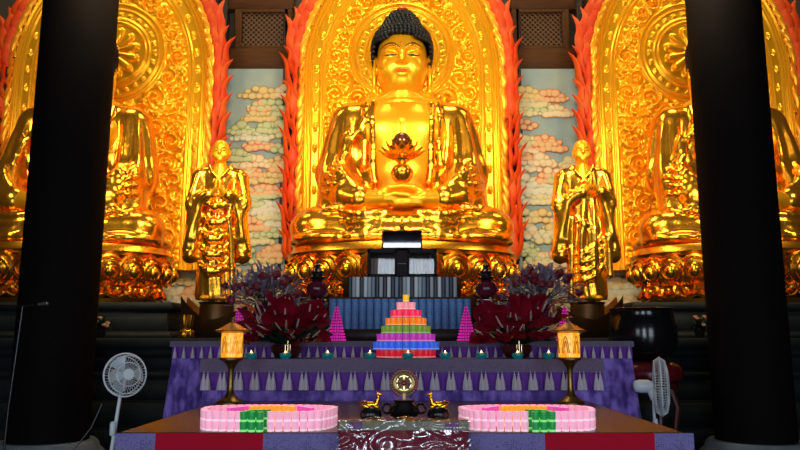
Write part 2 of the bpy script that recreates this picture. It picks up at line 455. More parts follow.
def hair_mesh():
    h = MB()
    prof = [(3.72, .545), (3.85, .575), (4.0, .60), (4.15, .605), (4.3, .585), (4.42, .54), (4.50, .475), (4.58, .415), (4.68, .365), (4.78, .31), (4.87, .235), (4.94, .15), (4.98, .07), (5.0, 0)]
    zs = [p[0] for p in prof]; rs = [p[1] for p in prof]
    R = lambda z: float(np.interp(z, zs, rs))
    cy = -.10
    def ok(a, z):                     # leave the face and ears free
        x = math.cos(a); y = math.sin(a)
        front = -y
        line = 4.27-.10*abs(x)**2-.05
        if front > .40: return z > line
        if front > .12: return z > 3.84+(line-3.84)*((front-.12)/.28)**.6
        return True
    # cap under the curls
    n = 40; vs = []; fs = []; Z = [3.75+.05*i for i in range(26)]
    for z in Z:
        for k in range(n):
            a = 2*PI*k/n; r = max(R(z)-.03, .005); vs.append((r*math.cos(a), cy+r*1.04*math.sin(a), z))
    for i in range(len(Z)-1):
        for k in range(n):
            j = (k+1) % n
            if ok(2*PI*(k+.5)/n, Z[i]+.0): fs.append((i*n+k, i*n+j, i*n+n+j, i*n+n+k))
    h.put(vs, fs)
    z = 3.74; row = 0
    while z < 5.0:
        r = R(z); m = max(1, int(2*PI*r/.082))
        for k in range(m):
            a = 2*PI*(k+.5*(row % 2))/m
            if r < .03 or ok(a, z): h.ball((r*math.cos(a), cy+r*1.04*math.sin(a), z), (.046, .046, .046), 7, 5)
        dr = abs(R(z+.05)-R(z-.05))/.1
        z += .078/math.sqrt(1+dr*dr); row += 1
    return h
def make_buddha():
    t = thing('seated_buddha_statue', 'large gold seated statue in the centre, hands in lap before the red flame halo', 'statue')
    BF['body'].mesh('body', GOLD_SKIN, t)
    r = BF['robe'].mesh('robe', GOLD, t); r['label'] = 'polished gold robe with folds'
    h = hair_mesh().build('hair', HAIR, t); h['label'] = 'blue black hair in snail curls'
    MB().ball((0, -.30, 4.93), (.11, .10, .05)).build('hair_jewel', mat('hair_jewel_red', (.35, .05, .015), .3), t)
    l = MB()
    l.tube(arc_pts((-.135, -.665, 3.505), (0, -.765, 3.49), (.135, -.665, 3.505), 8), [.004, .012, .018, .021, .016, .021, .018, .012, .004], 8)
    l.tube(arc_pts((-.12, -.665, 3.485), (0, -.745, 3.435), (.12, -.665, 3.485), 8), [.004, .012, .018, .022, .024, .022, .018, .012, .004], 8)
    l.build('lips', LIP, t)
    for s in (-1, 1):
        MB().tube(arc_pts((s*.10, -.662, 3.82), (s*.22, -.70, 3.795), (s*.35, -.60, 3.83), 8), [.004, .010, .014, .016, .016, .014, .012, .008, .004], 6).build('eye', INK, t)
        MB().tube(arc_pts((s*.06, -.705, 3.955), (s*.2, -.755, 4.135), (s*.42, -.52, 3.99), 8), [.006, .011, .012, .012, .012, .012, .010, .008, .003], 6).build('eyebrow', BRONZE, t)
    MB().ball((0, -.665, 4.06), (.028, .02, .028)).build('forehead_dot', LIP, t)
    g = MB()
    for a, b in (((-.13, 2.36), (-.11, 2.43)), ((-.11, 2.43), (-.03, 2.42)), ((-.05, 2.42), (-.04, 2.37)), ((0, 2.42), (.04, 2.40)), ((.04, 2.40), (.09, 2.42)), ((.0, 2.40), (-.02, 2.34)), ((-.02, 2.34), (.09, 2.335))):
        g.tube([(a[0], -.602, a[1]), (b[0], -.602, b[1])], .010, 6)
    g.build('chest_mark', INK, t)
    return t

# ------------------------------------------------------------------ standing disciples
def make_monk(side):
    t = thing('standing_disciple_statue', '', 'statue')
    s0 = side
    B = Field((-.35, -.55, 1.35), (.35, .3, 2.7), .0135)
    B.ell((0, -.04, 2.44), (.138, .155, .185), .02); B.ell((0, -.075, 2.36), (.115, .12, .12), .04)
    B.cone((0, -.01, 2.0), (0, -.03, 2.32), .11, .085, .04)
    B.ell((0, -.0, 1.98), (.2, .12, .14), .06)
    for s in (-1, 1):
        B.ell((s*.138, -.02, 2.40), (.018, .035, .07), .015)
        B.ell((s*.052, -.17, 2.425), (.04, .035, .02), .02, 'sub'); B.ell((s*.052, -.158, 2.42), (.034, .026, .017), .01)
        B.path([(s*.02, -.192, 2.46), (s*.06, -.188, 2.475), (s*.1, -.155, 2.455)], .008, .012)
        B.ell((s*.07, -.15, 2.34), (.045, .04, .05), .04)
    B.path([(0, -.18, 2.46), (0, -.205, 2.40), (0, -.215, 2.375)], [.014, .018, .022], .02)
    B.ell((0, -.175, 2.325), (.042, .02, .010), .012); B.ell((0, -.155, 2.27), (.05, .04, .035), .03)
    hx = -.07*s0*0 + (.02 if s0 < 0 else .10); hz = 1.78 if s0 < 0 else 1.83
    for s in (-1, 1):
        B.cone((hx+s*.14, -.26, hz-.16), (hx+s*.045, -.34, hz-.05), .045, .04, .02)
        B.ell((hx+s*.032, -.36, hz), (.024, .05, .08), .015)
        for i in range(4):
            y = -.40+.026*i; B.path([(hx+s*.026, y, hz+.04), (hx+s*.020, y+.006, hz+.11), (hx+s*.014, y+.016, hz+.165+.012*(i in (1, 2)))], [.015, .014, .010], .004)
        B.path([(hx+s*.04, -.32, hz), (hx+s*.026, -.31, hz+.07)], [.018, .012], .01)
    B.mesh('body', GOLD_SKIN, t)
    R = Field((-.62, -.62, 0), (.62, .42, 2.25), .0165)
    R.cone((0, .03, 1.85), (0, .0, 1.1), .27, .25, .05, fy=.8)
    R.cone((0, .0, 1.1), (0, .0, .12), .27, .31, .1, fy=.85)
    R.cone((-.26, .01, 2.03), (.26, .01, 2.03), .125, .125, .08)
    R.ell((0, .02, 2.0), (.32, .17, .22), .08)
    for s in (-1, 1):
        R.cone((s*.33, .0, 2.0), (s*.385, -.06, 1.58), .135, .14, .06)
        R.cone((s*.37, -.10, 1.56), (hx+s*.15, -.26, hz-.12), .13, .10, .05)
        R.cone((s*.38, -.12, 1.48), (s*.41, -.06, .72), .09, .12, .06, fy=1.3)
        R.cone((s*.28, -.20, 1.55), (s*.37, -.14, 1.0), .06, .09, .06)
    R.ell((0, -.14, 2.16), (.13, .16, .15), .04, 'sub')
    R.box((0, -.3, 2.03), (.05, .3, .12), .04, 'sub')
    R.path([(-.17, -.02, 2.2), (-.1, -.17, 2.05), (.05, -.20, 1.88)], .028, .02)
    R.path([(.17, -.02, 2.2), (.1, -.17, 2.05), (-.05, -.20, 1.88)], .028, .02)
    if s0 < 0:
        for k in range(5):                                   # swags hanging one below the other
            z = 1.50-.255*k; w = .22+.014*k
            R.path(arc_pts((-w+.02, -.17, z+.12), (-.02, -.36-.06*(k > 2), z-.20), (w, -.15, z+.16), 8), [.022, .034, .046, .054, .058, .054, .046, .034, .022], .05)
        R.path([(.26, -.2, 1.9), (.20, -.26, 1.3), (.26, -.25, .5), (.27, -.22, .1)], [.04, .04, .05, .05], .04)
    else:
        for k in range(5):                                   # straight front panel, knot and swags low down
            x = .0+.052*(k-2); R.path([(x*.8+.02, -.27, 1.6), (x+.02, -.29, 1.1), (x*1.3+.02, -.30, .62)], [.018, .028, .024], .03)
        R.ell((-.02, -.30, 1.18), (.07, .05, .06), .03)
        R.path([(-.22, -.17, 1.30), (-.02, -.29, 1.18), (.2, -.22, 1.36)], .030, .03)
        for k in range(4):
            z = .86-.14*k
            R.path(arc_pts((-.28, -.14, z-.12), (.02, -.40, z-.22), (.26, -.18, z+.16), 8), [.02, .032, .042, .05, .052, .05, .042, .032, .02], .045)
        R.path([(-.2, -.2, 1.3), (-.23, -.24, .8), (-.27, -.24, .12)], [.04, .05, .05], .04)
        R.path([(.3, -.16, 1.5), (.34, -.2, 1.0), (.33, -.2, .4)], [.04, .05, .06], .04)
    def pl(x, y, z):
        a = np.arctan2(x, -(y-.02)); w = np.clip((1.9-z)/.5, 0, 1)
        return .011*np.sin(a*11+2*np.sin(z*2.3))*w
    R.disp(pl, (-.6, -.6, 0), (.6, .4, 1.95))
    R.disp(lambda x, y, z: .010*np.sin((np.abs(x)*30+z*10))*np.clip((np.abs(x)-.26)/.06, 0, 1), (-.6, -.6, .8), (.6, .3, 2.1))
    r = R.mesh('robe', GOLD, t); r['label'] = 'gold robe hanging in heavy folds'
    for s in (-1, 1):
        MB().tube(arc_pts((s*.022, -.186, 2.417), (s*.055, -.192, 2.410), (s*.088, -.168, 2.419), 6), [.002, .004, .005, .005, .005, .004, .002], 5).build('eye', INK, t)
        MB().ball((s*.14, -.18, .035), (.075, .14, .05)).build('foot', GOLD_SKIN, t)
    return t
# ------------------------------------------------------------------ hall shell
HX, Y0, Y1, HZ = 10.4, -3.6, 15.8, 12.6
def setbox(name, c, d, m, label=None, cat=None, bev=0):
    return struct(MB().box(c, d, bev=bev).build(name, m, None, bool(bev)), label, cat)
setbox('floor', (0, (Y0+Y1)/2, -.1), (2*HX+.6, Y1-Y0+.6, .2), FLOOR, 'dark polished stone hall floor', 'floor')
setbox('ceiling', (0, (Y0+Y1)/2, HZ+.1), (2*HX+.6, Y1-Y0+.6, .2), WOOD_DK, 'dark timber ceiling above the statues', 'ceiling')
setbox('wall_back', (0, Y1+.1, HZ/2), (2*HX+.6, .2, HZ), PLASTER, 'dark wall behind the three statues', 'wall')
setbox('wall_left', (-HX-.1, (Y0+Y1)/2, HZ/2), (.2, Y1-Y0, HZ), PLASTER, 'dark left side wall of the hall', 'wall')
setbox('wall_right', (HX+.1, (Y0+Y1)/2, HZ/2), (.2, Y1-Y0, HZ), PLASTER, 'dark right side wall of the hall', 'wall')
# front wall behind the camera with three doorways
w = MB(); yf = Y0-.1
for x0, x1 in ((-HX, -6.9), (-3.9, -.8), (1.3, 3.9), (6.9, HX)): w.box(((x0+x1)/2, yf, 2.15), (x1-x0, .2, 4.3))
w.box((0, yf, (4.3+HZ)/2), (2*HX, .2, HZ-4.3))
struct(w.build('wall_front', PLASTER, None, False), 'front wall with three open doorways', 'wall')
# timber frame on the back wall
def trim(k, c, d, m=WOOD): setbox('trim_%d' % k, c, d, m, None, None, .03)
k = 1
for s in (-1, 1):
    for c, d in (((s*3.36, 15.66, 7.97), (1.75, .24, .50)), ((s*3.36, 15.66, 9.42), (1.75, .24, .52)), ((s*4.08, 15.62, 5.95), (.15, .30, 7.4)), ((s*2.66, 15.66, 5.95), (.12, .22, 7.4)), ((s*3.36, 15.68, 10.6), (1.75, .2, 1.7))):
        trim(k, c, d, WOOD if d[2] < 1 else WOOD_DK); k += 1
    for x in (2.58, 3.78): trim(k, (s*x, 15.64, 8.68), (.14, .2, .98)); k += 1
# lattice windows high on the back wall
LAT = mat('lattice_brown', (.16, .075, .028), .5)
for i, s in enumerate((-1, 1)):
    r = bpy.data.objects.new('window_%d' % (i+1), None); C.objects.link(r); r.location = (s*3.18, 15.62, 8.68); struct(r, 'dark criss-cross lattice window high up on the %s of the central halo' % ('left' if s < 0 else 'right'), 'window')
    MB().box((0, .06, 0), (1.06, .03, .94)).build('backing', WOOD_DK, r, False)
    f = MB()
    for q in (-1, 1): f.box((q*.53, 0, 0), (.07, .14, .98), bev=.012).box((0, 0, q*.44), (1.06, .14, .08), bev=.012)
    f.build('window_frame', WOOD, r)
    l = MB(); n = 9
    for q in range(-n, n+1):
        for dr in (-1, 1):
            x0 = q*.118
            pts = []
            for z in np.linspace(-.41, .41, 21):
                x = x0+dr*z
                if abs(x) <= .50: pts.append((x, .0+.012*dr, z))
            if len(pts) > 1: l.tube([pts[0], pts[-1]], .012, 5)
    l.build('lattice', LAT, r)

# ------------------------------------------------------------------ cloud murals
MUR_SKY = mat('mural_sky', (.20, .30, .34), .65, noise=(1.5, (.30, .37, .34), .35, .75))
PUFF = attr_mat('mural_paint', .6)
def mural(name, x0, x1, z0, z1, seed, label, sky_side):
    r = random.Random(seed)
    t = thing(name, label, 'mural', ((x0+x1)/2, 15.56, z0))
    W = x1-x0; H = z1-z0
    MB().box((0, .03, H/2), (W, .06, H)).build('panel', MUR_SKY, t, False)
    m = MB(); pal = [((.58, .52, .30), (.30, .32, .12)), ((.62, .55, .36), (.52, .22, .07)), ((.46, .50, .28), (.14, .23, .08)), ((.62, .40, .20), (.50, .12, .03)), ((.56, .55, .42), (.28, .32, .22)), ((.58, .46, .20), (.36, .22, .05))]
    def puff(x, z, rad, d, ci, co):
        if not (-W/2+.03 < x < W/2-.03 and .03 < z < H-.03): return
        rad = min(rad, W/2-abs(x), z, H-z)
        if rad < .02: return
        n = 14; rings = [(1.0, 0, tuple(c*.25 for c in co)), (.92, .006, co), (.72, .010, tuple(a*.6+b*.4 for a, b in zip(ci, co))), (.45, .012, ci), (0, .014, ci)]
        vs = []; fs = []; o = len(m.v)
        for (q, h, c) in rings[:-1]:
            for k in range(n):
                a = 2*PI*k/n; vs.append((x+rad*q*math.cos(a), -d-h, z+rad*.82*q*math.sin(a))); m.col.append(c)
        vs.append((x, -d-.014, z)); m.col.append(ci)
        for i in range(3):
            for k in range(n): j = (k+1) % n; fs.append((i*n+k, i*n+n+k, i*n+n+j, i*n+j)[::-1])
        for k in range(n): fs.append((3*n+k, 3*n+(k+1) % n, 4*n))
        m.c = None; m.put(vs, fs)
    rows = []
    z = H-.15
    while z > .05:
        fr = z/H
        cnt = max(1, int(W/.42))
        for q in range(cnt):
            x = -W/2+(q+r.random())*W/cnt
            if H > 3:
                u = (x/W+.5) if sky_side > 0 else (.5-x/W)
                if fr > .62 and u < (fr-.62)*1.5+r.random()*.25 : continue
                if fr > .93: continue
            rows.append((x, z+r.uniform(-.1, .1)))
        z -= .25
    for i, (x, z) in enumerate(rows):
        ci, co = r.choice(pal); n = r.randint(5, 8); wd = r.uniform(.26, .46); d = .002+.00045*i
        for k in range(n):
            u = -1+2*k/(n-1); rr = r.uniform(.09, .15)*(1.1-.45*abs(u))
            puff(x+u*wd, z+.13*(1-u*u)+r.uniform(-.03, .03), rr, d+.004*k % .009, ci, co)
        for k in range(n-1):
            u = -1+2*(k+.5)/(n-1); puff(x+u*wd*.9, z-.02+r.uniform(-.02, .02), r.uniform(.08, .12), d+.012, ci, co)
    if m.v: m.build('painted_clouds', PUFF, t, True, 180)
mural('cloud_mural', -4.02, -2.55, 1.66, 7.72, 3, 'tall painted cloud mural left of the central statue, pale sky at its top left', 1)
mural('cloud_mural', 2.55, 4.02, 1.66, 7.72, 5, 'tall painted cloud mural right of the central statue, blue sky at its top right', -1)
mural('low_cloud_mural', -9.0, -4.06, 1.66, 3.25, 8, 'low strip of painted clouds under the left halo', 1)
mural('low_cloud_mural', 4.06, 9.0, 1.66, 3.25, 9, 'low strip of painted clouds under the right halo', 1)

# ------------------------------------------------------------------ carved halos
AW, AB, AZC, AZ0 = 2.19, 3.0, 7.4, 3.1         # half width, arch height, spring line, foot
HZC = 7.93
def inset(x, z):
    ax = np.abs(x)
    up = (1-np.sqrt((x/AW)**2+(np.maximum(z-AZC, 0)/AB)**2))*AW
    return np.where(z > AZC, up, AW-ax)
def halo_plate():
    h = .018
    xs = np.arange(-AW, AW+h, h); zs = np.arange(AZ0, AZC+AB+h, h)
    X, Z = np.meshgrid(xs, zs, indexing='ij'); e = inset(X, Z)
    H = np.zeros_like(X)
    ridge = lambda d, w: np.exp(-(d/w)**2)
    for q, w, a in ((.03, .04, .06), (.13, .020, .05), (.19, .020, .05), (.41, .020, .05), (.47, .022, .06)): H += a*ridge(e-q, w)
    # studs between the border lines
    s = np.where(Z > AZC, AZC+1.9*np.arctan2(Z-AZC, np.abs(X))*1.2, Z)
    ss = (s/.46-np.floor(s/.46)-.5)*.46
    H += .06*np.exp(-((e-.30)**2+ss**2)/.036**2)+.04*np.exp(-((e-.30)**2+(np.abs(ss)-.06)**2)/.022**2)
    inner = np.clip((e-.52)/.05, 0, 1)
    rr = np.sqrt(X**2+(Z-HZC)**2); th = np.arctan2(Z-HZC, X)
    hal = (rr < 1.2)
    r = random.Random(4); cs = []
    tries = 0
    while tries < 9000 and len(cs) < 420:
        tries += 1
        x = r.uniform(0, AW-.55); z = r.uniform(AZ0+.1, AZC+AB-.5)
        R = max(.125, .26-.16*tries/5000)*r.uniform(.9, 1.1)
        if math.hypot(x, z-HZC) < 1.2+R*.75: continue
        if float(inset(np.array(x), np.array(z))) < .52+R*.8: continue
        if any(math.hypot(x-a, z-b) < (R+c)*.82 for a, b, c, _, _ in cs): continue
        cs.append((x, z, R, r.choice((-1, 1)), r.uniform(0, 6.28)))
    S = np.zeros_like(H)
    for x, z, R, hd, ph in cs:
        for m in (-1, 1):
            dx = (X-m*x); dz = Z-z; q = np.sqrt(dx**2+dz**2); a = np.arctan2(dz, dx)*m*hd
            fr = q/(R*.52)-(a+ph)/(2*PI); fr = np.abs(fr-np.floor(fr)-.5)*R*.52
            sp = .13*np.exp(-(fr/.027)**2)*np.clip((R-q)/.05, 0, 1)+.07*np.exp(-(q/.045)**2)
            lf = .12*np.clip(np.cos(a*5+ph)*.5+.35, 0, 1)*np.exp(-((q-R*1.02)/.05)**2)
            S = np.maximum(S, np.maximum(sp, lf))
    H += S*inner*~hal
    # flying beast and a shelf on either side
    band = (np.abs(X) > 1.05)&(np.abs(X) < AW-.5)
    H += band*(.07*ridge(Z-6.46, .05)+.05*ridge(Z-6.30, .02))
    ax = np.abs(X)
    for bx, bz, rx, rz in ((1.12, 6.72, .17, .10), (1.30, 6.74, .10, .10), (.96, 6.66, .07, .10), (1.40, 6.66, .06, .10), (1.05, 6.60, .04, .09), (1.22, 6.60, .04, .09)):
        H = np.maximum(H, .13*np.sqrt(np.clip(1-((ax-bx)/rx)**2-((Z-bz)/rz)**2, 0, 1)))
    # ring halo with lotus rosette
    P = np.zeros_like(H)
    for R, w, a in ((1.14, .035, .07), (1.02, .02, .05), (.80, .02, .05), (.72, .03, .06)): P += a*ridge(rr-R, w)
    P += .045*np.exp(-((rr-.91)/.035)**2)*(np.cos(th*26) > .2)
    pet = np.abs(np.mod(th/(2*PI)*12, 1)-.5)*2         # 0 middle of the petal
    lim = .30+.30*np.sqrt(np.clip(1-pet**2, 0, 1))
    P += np.where(rr < lim, .10*np.sqrt(np.clip(1-pet**2, 0, 1))*np.clip((lim-rr)/.06, 0, 1), 0)
    P += .12*np.clip(1-(rr/.16)**2, 0, 1)
    H = np.where(hal, P, H)
    ok = e >= -.012
    idx = np.full(X.shape, -1); idx[ok] = np.arange(ok.sum())
    V = np.stack([X[ok], -H[ok], Z[ok]], 1)
    a, b, c, d = idx[:-1, :-1], idx[1:, :-1], idx[1:, 1:], idx[:-1, 1:]
    g = (a >= 0)&(b >= 0)&(c >= 0)&(d >= 0)
    Q = np.stack([a[g], b[g], c[g], d[g]], 1)
    me = bpy.data.meshes.new('relief_panel')
    me.from_pydata(V.tolist(), [], Q.tolist()); me.materials.append(GOLD_RELIEF)
    return me
def arch_line(off, n=90):
    """(x, z, tangent, outward) along the arch from the left foot to the right foot, 'off' outside the gold"""
    pts = []
    W = AW+off; B = AB+off
    L1 = AZC-AZ0; Lq = PI*(3*(W+B)-math.sqrt((3*W+B)*(W+3*B)))/2; tot = 2*L1+Lq
    raw = [(-W, AZ0+L1*i/60) for i in range(60)]+[(-W*math.cos(PI*i/120), AZC+B*math.sin(PI*i/120)) for i in range(121)]+[(W, AZC-L1*(i+1)/60) for i in range(60)]
    raw = np.array(raw); sg = np.r_[0, np.cumsum(np.hypot(*np.diff(raw, axis=0).T))]
    for i in range(n):
        s = sg[-1]*(i+.5)/n; x = np.interp(s, sg, raw[:, 0]); z = np.interp(s, sg, raw[:, 1])
        x2 = np.interp(min(s+.02, sg[-1]), sg, raw[:, 0]); z2 = np.interp(min(s+.02, sg[-1]), sg, raw[:, 1]); x1 = np.interp(s-.02, sg, raw[:, 0]); z1 = np.interp(s-.02, sg, raw[:, 1])
        t = np.array((x2-x1, z2-z1)); t /= np.hypot(*t)
        if x > 0: t = -t                     # tangents run upwards on both sides
        o = np.array((-t[1], t[0])) if x <= 0 else np.array((t[1], -t[0]))
        pts.append((x, z, t, o))
    return pts
def tongues(off, n, length, rad, y, lean, seed, jig=.2):
    m = MB(); r = random.Random(seed)
    for x, z, t, o in arch_line(off, n):
        L = length*r.uniform(1-jig, 1+jig); sw = r.uniform(.8, 1.2)*.07
        pts = []; rd = []
        for i in range(9):
            u = i/8; q = np.array((x, z))+t*(L*u)+o*(lean*L*u+sw*math.sin(u*2*PI+.4)*u**.5)
            pts.append((q[0], y-.05*math.sin(u*PI)-.02*u, q[1])); rd.append(rad*(1-u)**.65*(.75+.5*math.sin(min(1, u*2.2)*PI/2))+.006)
        m.tube(pts, rd, 8, True, (1.0, .45))
    return m
def band(o0, o1, y, th):
    m = MB(); A = arch_line(o0, 120); B = arch_line(o1, 120); n = 120
    A = [(-(AW+o0), AZ0)]+[(p[0], p[1]) for p in A]+[(AW+o0, AZ0)]; B = [(-(AW+o1), AZ0)]+[(p[0], p[1]) for p in B]+[(AW+o1, AZ0)]
    n = len(A)
    vs = [(p[0], y, p[1]) for p in A]+[(p[0], y, p[1]) for p in B]+[(p[0], y+th, p[1]) for p in A]+[(p[0], y+th, p[1]) for p in B]
    fs = []
    for i in range(n-1):
        fs += [(i, i+1, n+i+1, n+i), (2*n+i, 3*n+i, 3*n+i+1, 2*n+i+1), (n+i, n+i+1, 3*n+i+1, 3*n+i), (i, 2*n+i, 2*n+i+1, i+1)]
    fs += [(0, n, 3*n, 2*n), (n-1, 3*n-1, 4*n-1, 2*n-1)]
    return m.put(vs, fs)
def make_halo():
    t = thing('flame_halo', 'carved gold halo with red flame rim behind the central statue', 'halo')
    link_mesh('relief_panel', halo_plate(), t, True, 180)
    o = MB()
    A = [(-AW, AZ0)]+[(p[0], p[1]) for p in arch_line(0, 100)]+[(AW, AZ0)]
    o.prism(A[::-1], .03, .16).build('backing_board', GOLD_RELIEF, t, False)
    MB().box((0, .095, (2.265+AZ0+.1)/2), (1.8, .13, AZ0+.1-2.265)).build('foot_post', GOLD_RELIEF, t, False)
    b = band(-.02, .13, .0, .14).build('flame_rim', RED_FLAME, t, False); b['label'] = 'red flame shaped rim'
    f1 = tongues(.20, 42, .78, .125, -.0, .34, 1).build('outer_flames', RED_FLAME, b)
    f2 = tongues(.10, 44, .74, .105, -.05, .20, 2).build('middle_flames', RED_FLAME, b)
    f3 = tongues(.0, 66, .58, .070, -.05, .08, 3).build('inner_flames', ORANGE_FLAME, b); f3['label'] = 'golden orange inner flames'
    return t
HALO = Proto(make_halo())
HALO.place((0, 15.15, 0), 0, 'carved gold halo with red flame rim behind the central statue', 'carved flame halos')
HALO.place((-6.4, 15.15, 0), 0, 'carved gold halo with red flame rim behind the left statue', 'carved flame halos')
HALO.place((6.4, 15.15, 0), 0, 'carved gold halo with red flame rim behind the right statue', 'carved flame halos')

# ------------------------------------------------------------------ lotus thrones
def petal_mesh(w, h, dz):
    m = MB(); n, k = 12, 8; vs = []; fs = []
    for i in range(n+1):
        u = -1+2*i/n
        for j in range(k+1):
            v = j/k
            wid = w*math.sqrt(max(0, 1-(abs(2*v-.9)/1.12)**2.4))
            x = u*wid; z = h*v
            bulge = .18*math.cos(u*PI/2)*math.sin(v*PI*.9)+.06*math.sin(v*PI)
            tip = .10*max(0, v-.75)*4*.25
            vs.append((x, -bulge-tip-.02, z))
    for i in range(n):
        for j in range(k): fs.append((i*(k+1)+j, (i+1)*(k+1)+j, (i+1)*(k+1)+j+1, i*(k+1)+j+1))
    m.put(vs, fs)
    # raised double rim and boss
    rim = [(w*.88*math.sin(a), -.10-.05*math.cos(a*.5), h*.50-h*.44*math.cos(a)) for a in np.linspace(-2.75, 2.75, 19)]
    rim = [(p[0], p[1], h*.50+(h*.50-p[2])*1.0) for p in rim]
    m.tube(rim, .035, 6)
    m.tube([(p[0]*.70, p[1]-.07, h*.48+(p[2]-h*.5)*.68) for p in rim], .026, 6)
    m.ball((0, -.19, h*.46), (w*.42, .12, h*.24), 12, 8)
    return m
def make_throne(name, label, rx, ry, loc):
    t = thing(name, label, 'lotus throne', loc)
    DZ = .13
    ell = lambda prof: MB().lathe(prof, (0, 0, 0), 64, rx, ry)
    ell([(.72, .0), (.86, .02), (.88, .10), (.80, .16), (.66, .20), (.66, .30), (.75, .36), (.86, .44), (.90, .62), (.92, .84)]).build('base', GOLD_THRONE, t)
    ell([(.90, .83), (1.0, .86), (1.02, .93), (.985, 1.0), (.97, 1.06), (.0, 1.06)]).build('seat_rim', GOLD_THRONE, t)
    up = petal_mesh(.27, .56, 0); dn = petal_mesh(.24, .34, 0)
    mu = up.build('upper_petal', GOLD_THRONE, t); md = dn.build('lower_petal', GOLD_THRONE, t)
    n = 26
    for row, (src, cnt, z, q, tilt) in enumerate(((mu, n, .34, .90, .12), (md, n, .34+DZ, .92, PI-.45))):
        for i in range(cnt):
            a = -PI/2+2*PI*(i+.5*row)/cnt
            if math.sin(a) > .35: continue
            o = src if i == 0 else src.copy()
            if i: C.objects.link(o)
            x, y = rx*q*math.cos(a), ry*q*math.sin(a)
            nrm = math.atan2(math.sin(a)/ry, math.cos(a)/rx)
            o.location = (x, y, z); o.rotation_euler = Euler((tilt, 0, nrm+PI/2), 'XYZ')
    return t
make_throne('lotus_throne', 'wide gold lotus throne under the central statue', 2.12, 1.30, (0, 13.56, 2.262))
make_throne('lotus_throne', 'gold lotus throne under the left statue, half behind the column', 2.0, 1.28, (-6.40, 13.56, 2.262))
make_throne('lotus_throne', 'gold lotus throne under the right statue, half behind the column', 2.0, 1.28, (6.40, 13.56, 2.262))

bud = Proto(make_buddha())
B0 = bud.place((0, 14.0, 3.32), 0)
B1 = bud.place((-6.40, 14.0, 3.32), 0, 'gold seated statue on the left, mostly hidden by the dark column')
B2 = bud.place((6.40, 14.0, 3.32), 0, 'gold seated statue on the right, mostly hidden by the dark column')
for o in (B0, B1, B2): o['group'] = 'seated gold statues'
B1.scale = B2.scale = (.93, .93, .98)
# lotus bowl held above the hands
t = thing('lotus_flower_offering', 'gold lotus with a dark jewel held before the chest of the central statue', 'lotus ornament', (0, 12.70, 4.46))
MB().lathe([(0.001, -.02), (.13, 0), (.19, .08), (.21, .17), (.17, .26), (.08, .31), (.07, .34), (.12, .38), (.14, .42), (.001, .44)], n=24).build('bowl', GOLD, t)
pt = None
for row, (cnt, r0, r1, z1, z0) in enumerate(((12, .10, .42, .56, .40), (10, .08, .30, .70, .42))):
    for i in range(cnt):
        a = 2*PI*(i+.5*row)/cnt; p = MB(); ca, sa = math.cos(a), math.sin(a); vs = []; fs = []
        for u in range(7):
            f = u/6; r = r0+(r1-r0)*f; z = z0+(z1-z0)*f**1.6; w = .085*math.sin(PI*min(.97, f*.85+.12))
            for q in (-1, 0, 1): vs.append((r*ca-q*w*sa, r*sa+q*w*ca, z+(.03 if q else 0)))
        for u in range(6):
            for q in (0, 1): fs.append((u*3+q, u*3+3+q, u*3+4+q, u*3+1+q))
        p.put(vs, fs).build('petal', GOLD, t, True, 180)
MB().ball((0, -.02, .72), (.17, .15, .19), 20, 14).build('jewel', mat('dark_jewel', (.10, .03, .01), .12, .4), t)

# ------------------------------------------------------------------ stone platforms
def tier(name, label, x0, x1, yf, yb, prof):
    m = MB()
    for i in range(len(prof)-1):
        (z0, d0), (z1, d1) = prof[i], prof[i+1]
        e = (d0+d1)/2
        m.box(((x0+x1)/2, (yf-e+yb)/2, (z0+z1)/2), (x1-x0+2*e*(1 if x1-x0 < 9 else 0), yb-yf+e, z1-z0), bev=.02)
    o = m.build(name, STONE); return tag(o, label, 'stone platform')
low = [(0, .46), (.34, .46), (.36, .34), (.72, .34), (.74, .14), (1.06, .14), (1.08, .20), (1.16, .20), (1.18, .10), (1.38, .10), (1.40, .28), (1.50, .30), (1.52, .36), (1.66, .38)]
tier('stone_altar_platform', 'long dark stone stepped platform behind the purple altar', -10.2, 10.2, 11.2, 15.79, low)
upp = [(1.66, .12), (1.76, .12), (1.78, .02), (2.12, .02), (2.14, .12), (2.26, .12)]
tier('stone_pedestal', 'dark stone pedestal under the central lotus throne', -2.35, 2.35, 12.2, 15.36, upp)
tier('stone_pedestal', 'dark stone pedestal under the left lotus throne, its corner above the white fan', -9.0, -3.95, 12.2, 15.36, upp)
tier('stone_pedestal', 'dark stone pedestal under the right lotus throne, behind the black bowl', 3.95, 9.0, 12.2, 15.36, upp)
# ------------------------------------------------------------------ columns
def column(x, label):
    t = thing('round_column', label, 'column', (x, 9.5, 0))
    MB().lathe([(.485, .36), (.485, 6), (.472, HZ-.02)], n=48).build('shaft', COLUMN, t)
    b = MB().lathe([(.74, 0), (.74, .08), (.70, .12), (.70, .19), (.66, .23), (.62, .27), (.60, .33), (.56, .37), (.3, .37)], n=48).build('column_base', STONE_BASE, t); b['label'] = 'round grey stone base'
column(-4.51, 'thick black round column on the left in front of the left statue')
column(4.51, 'thick black round column on the right in front of the right statue')
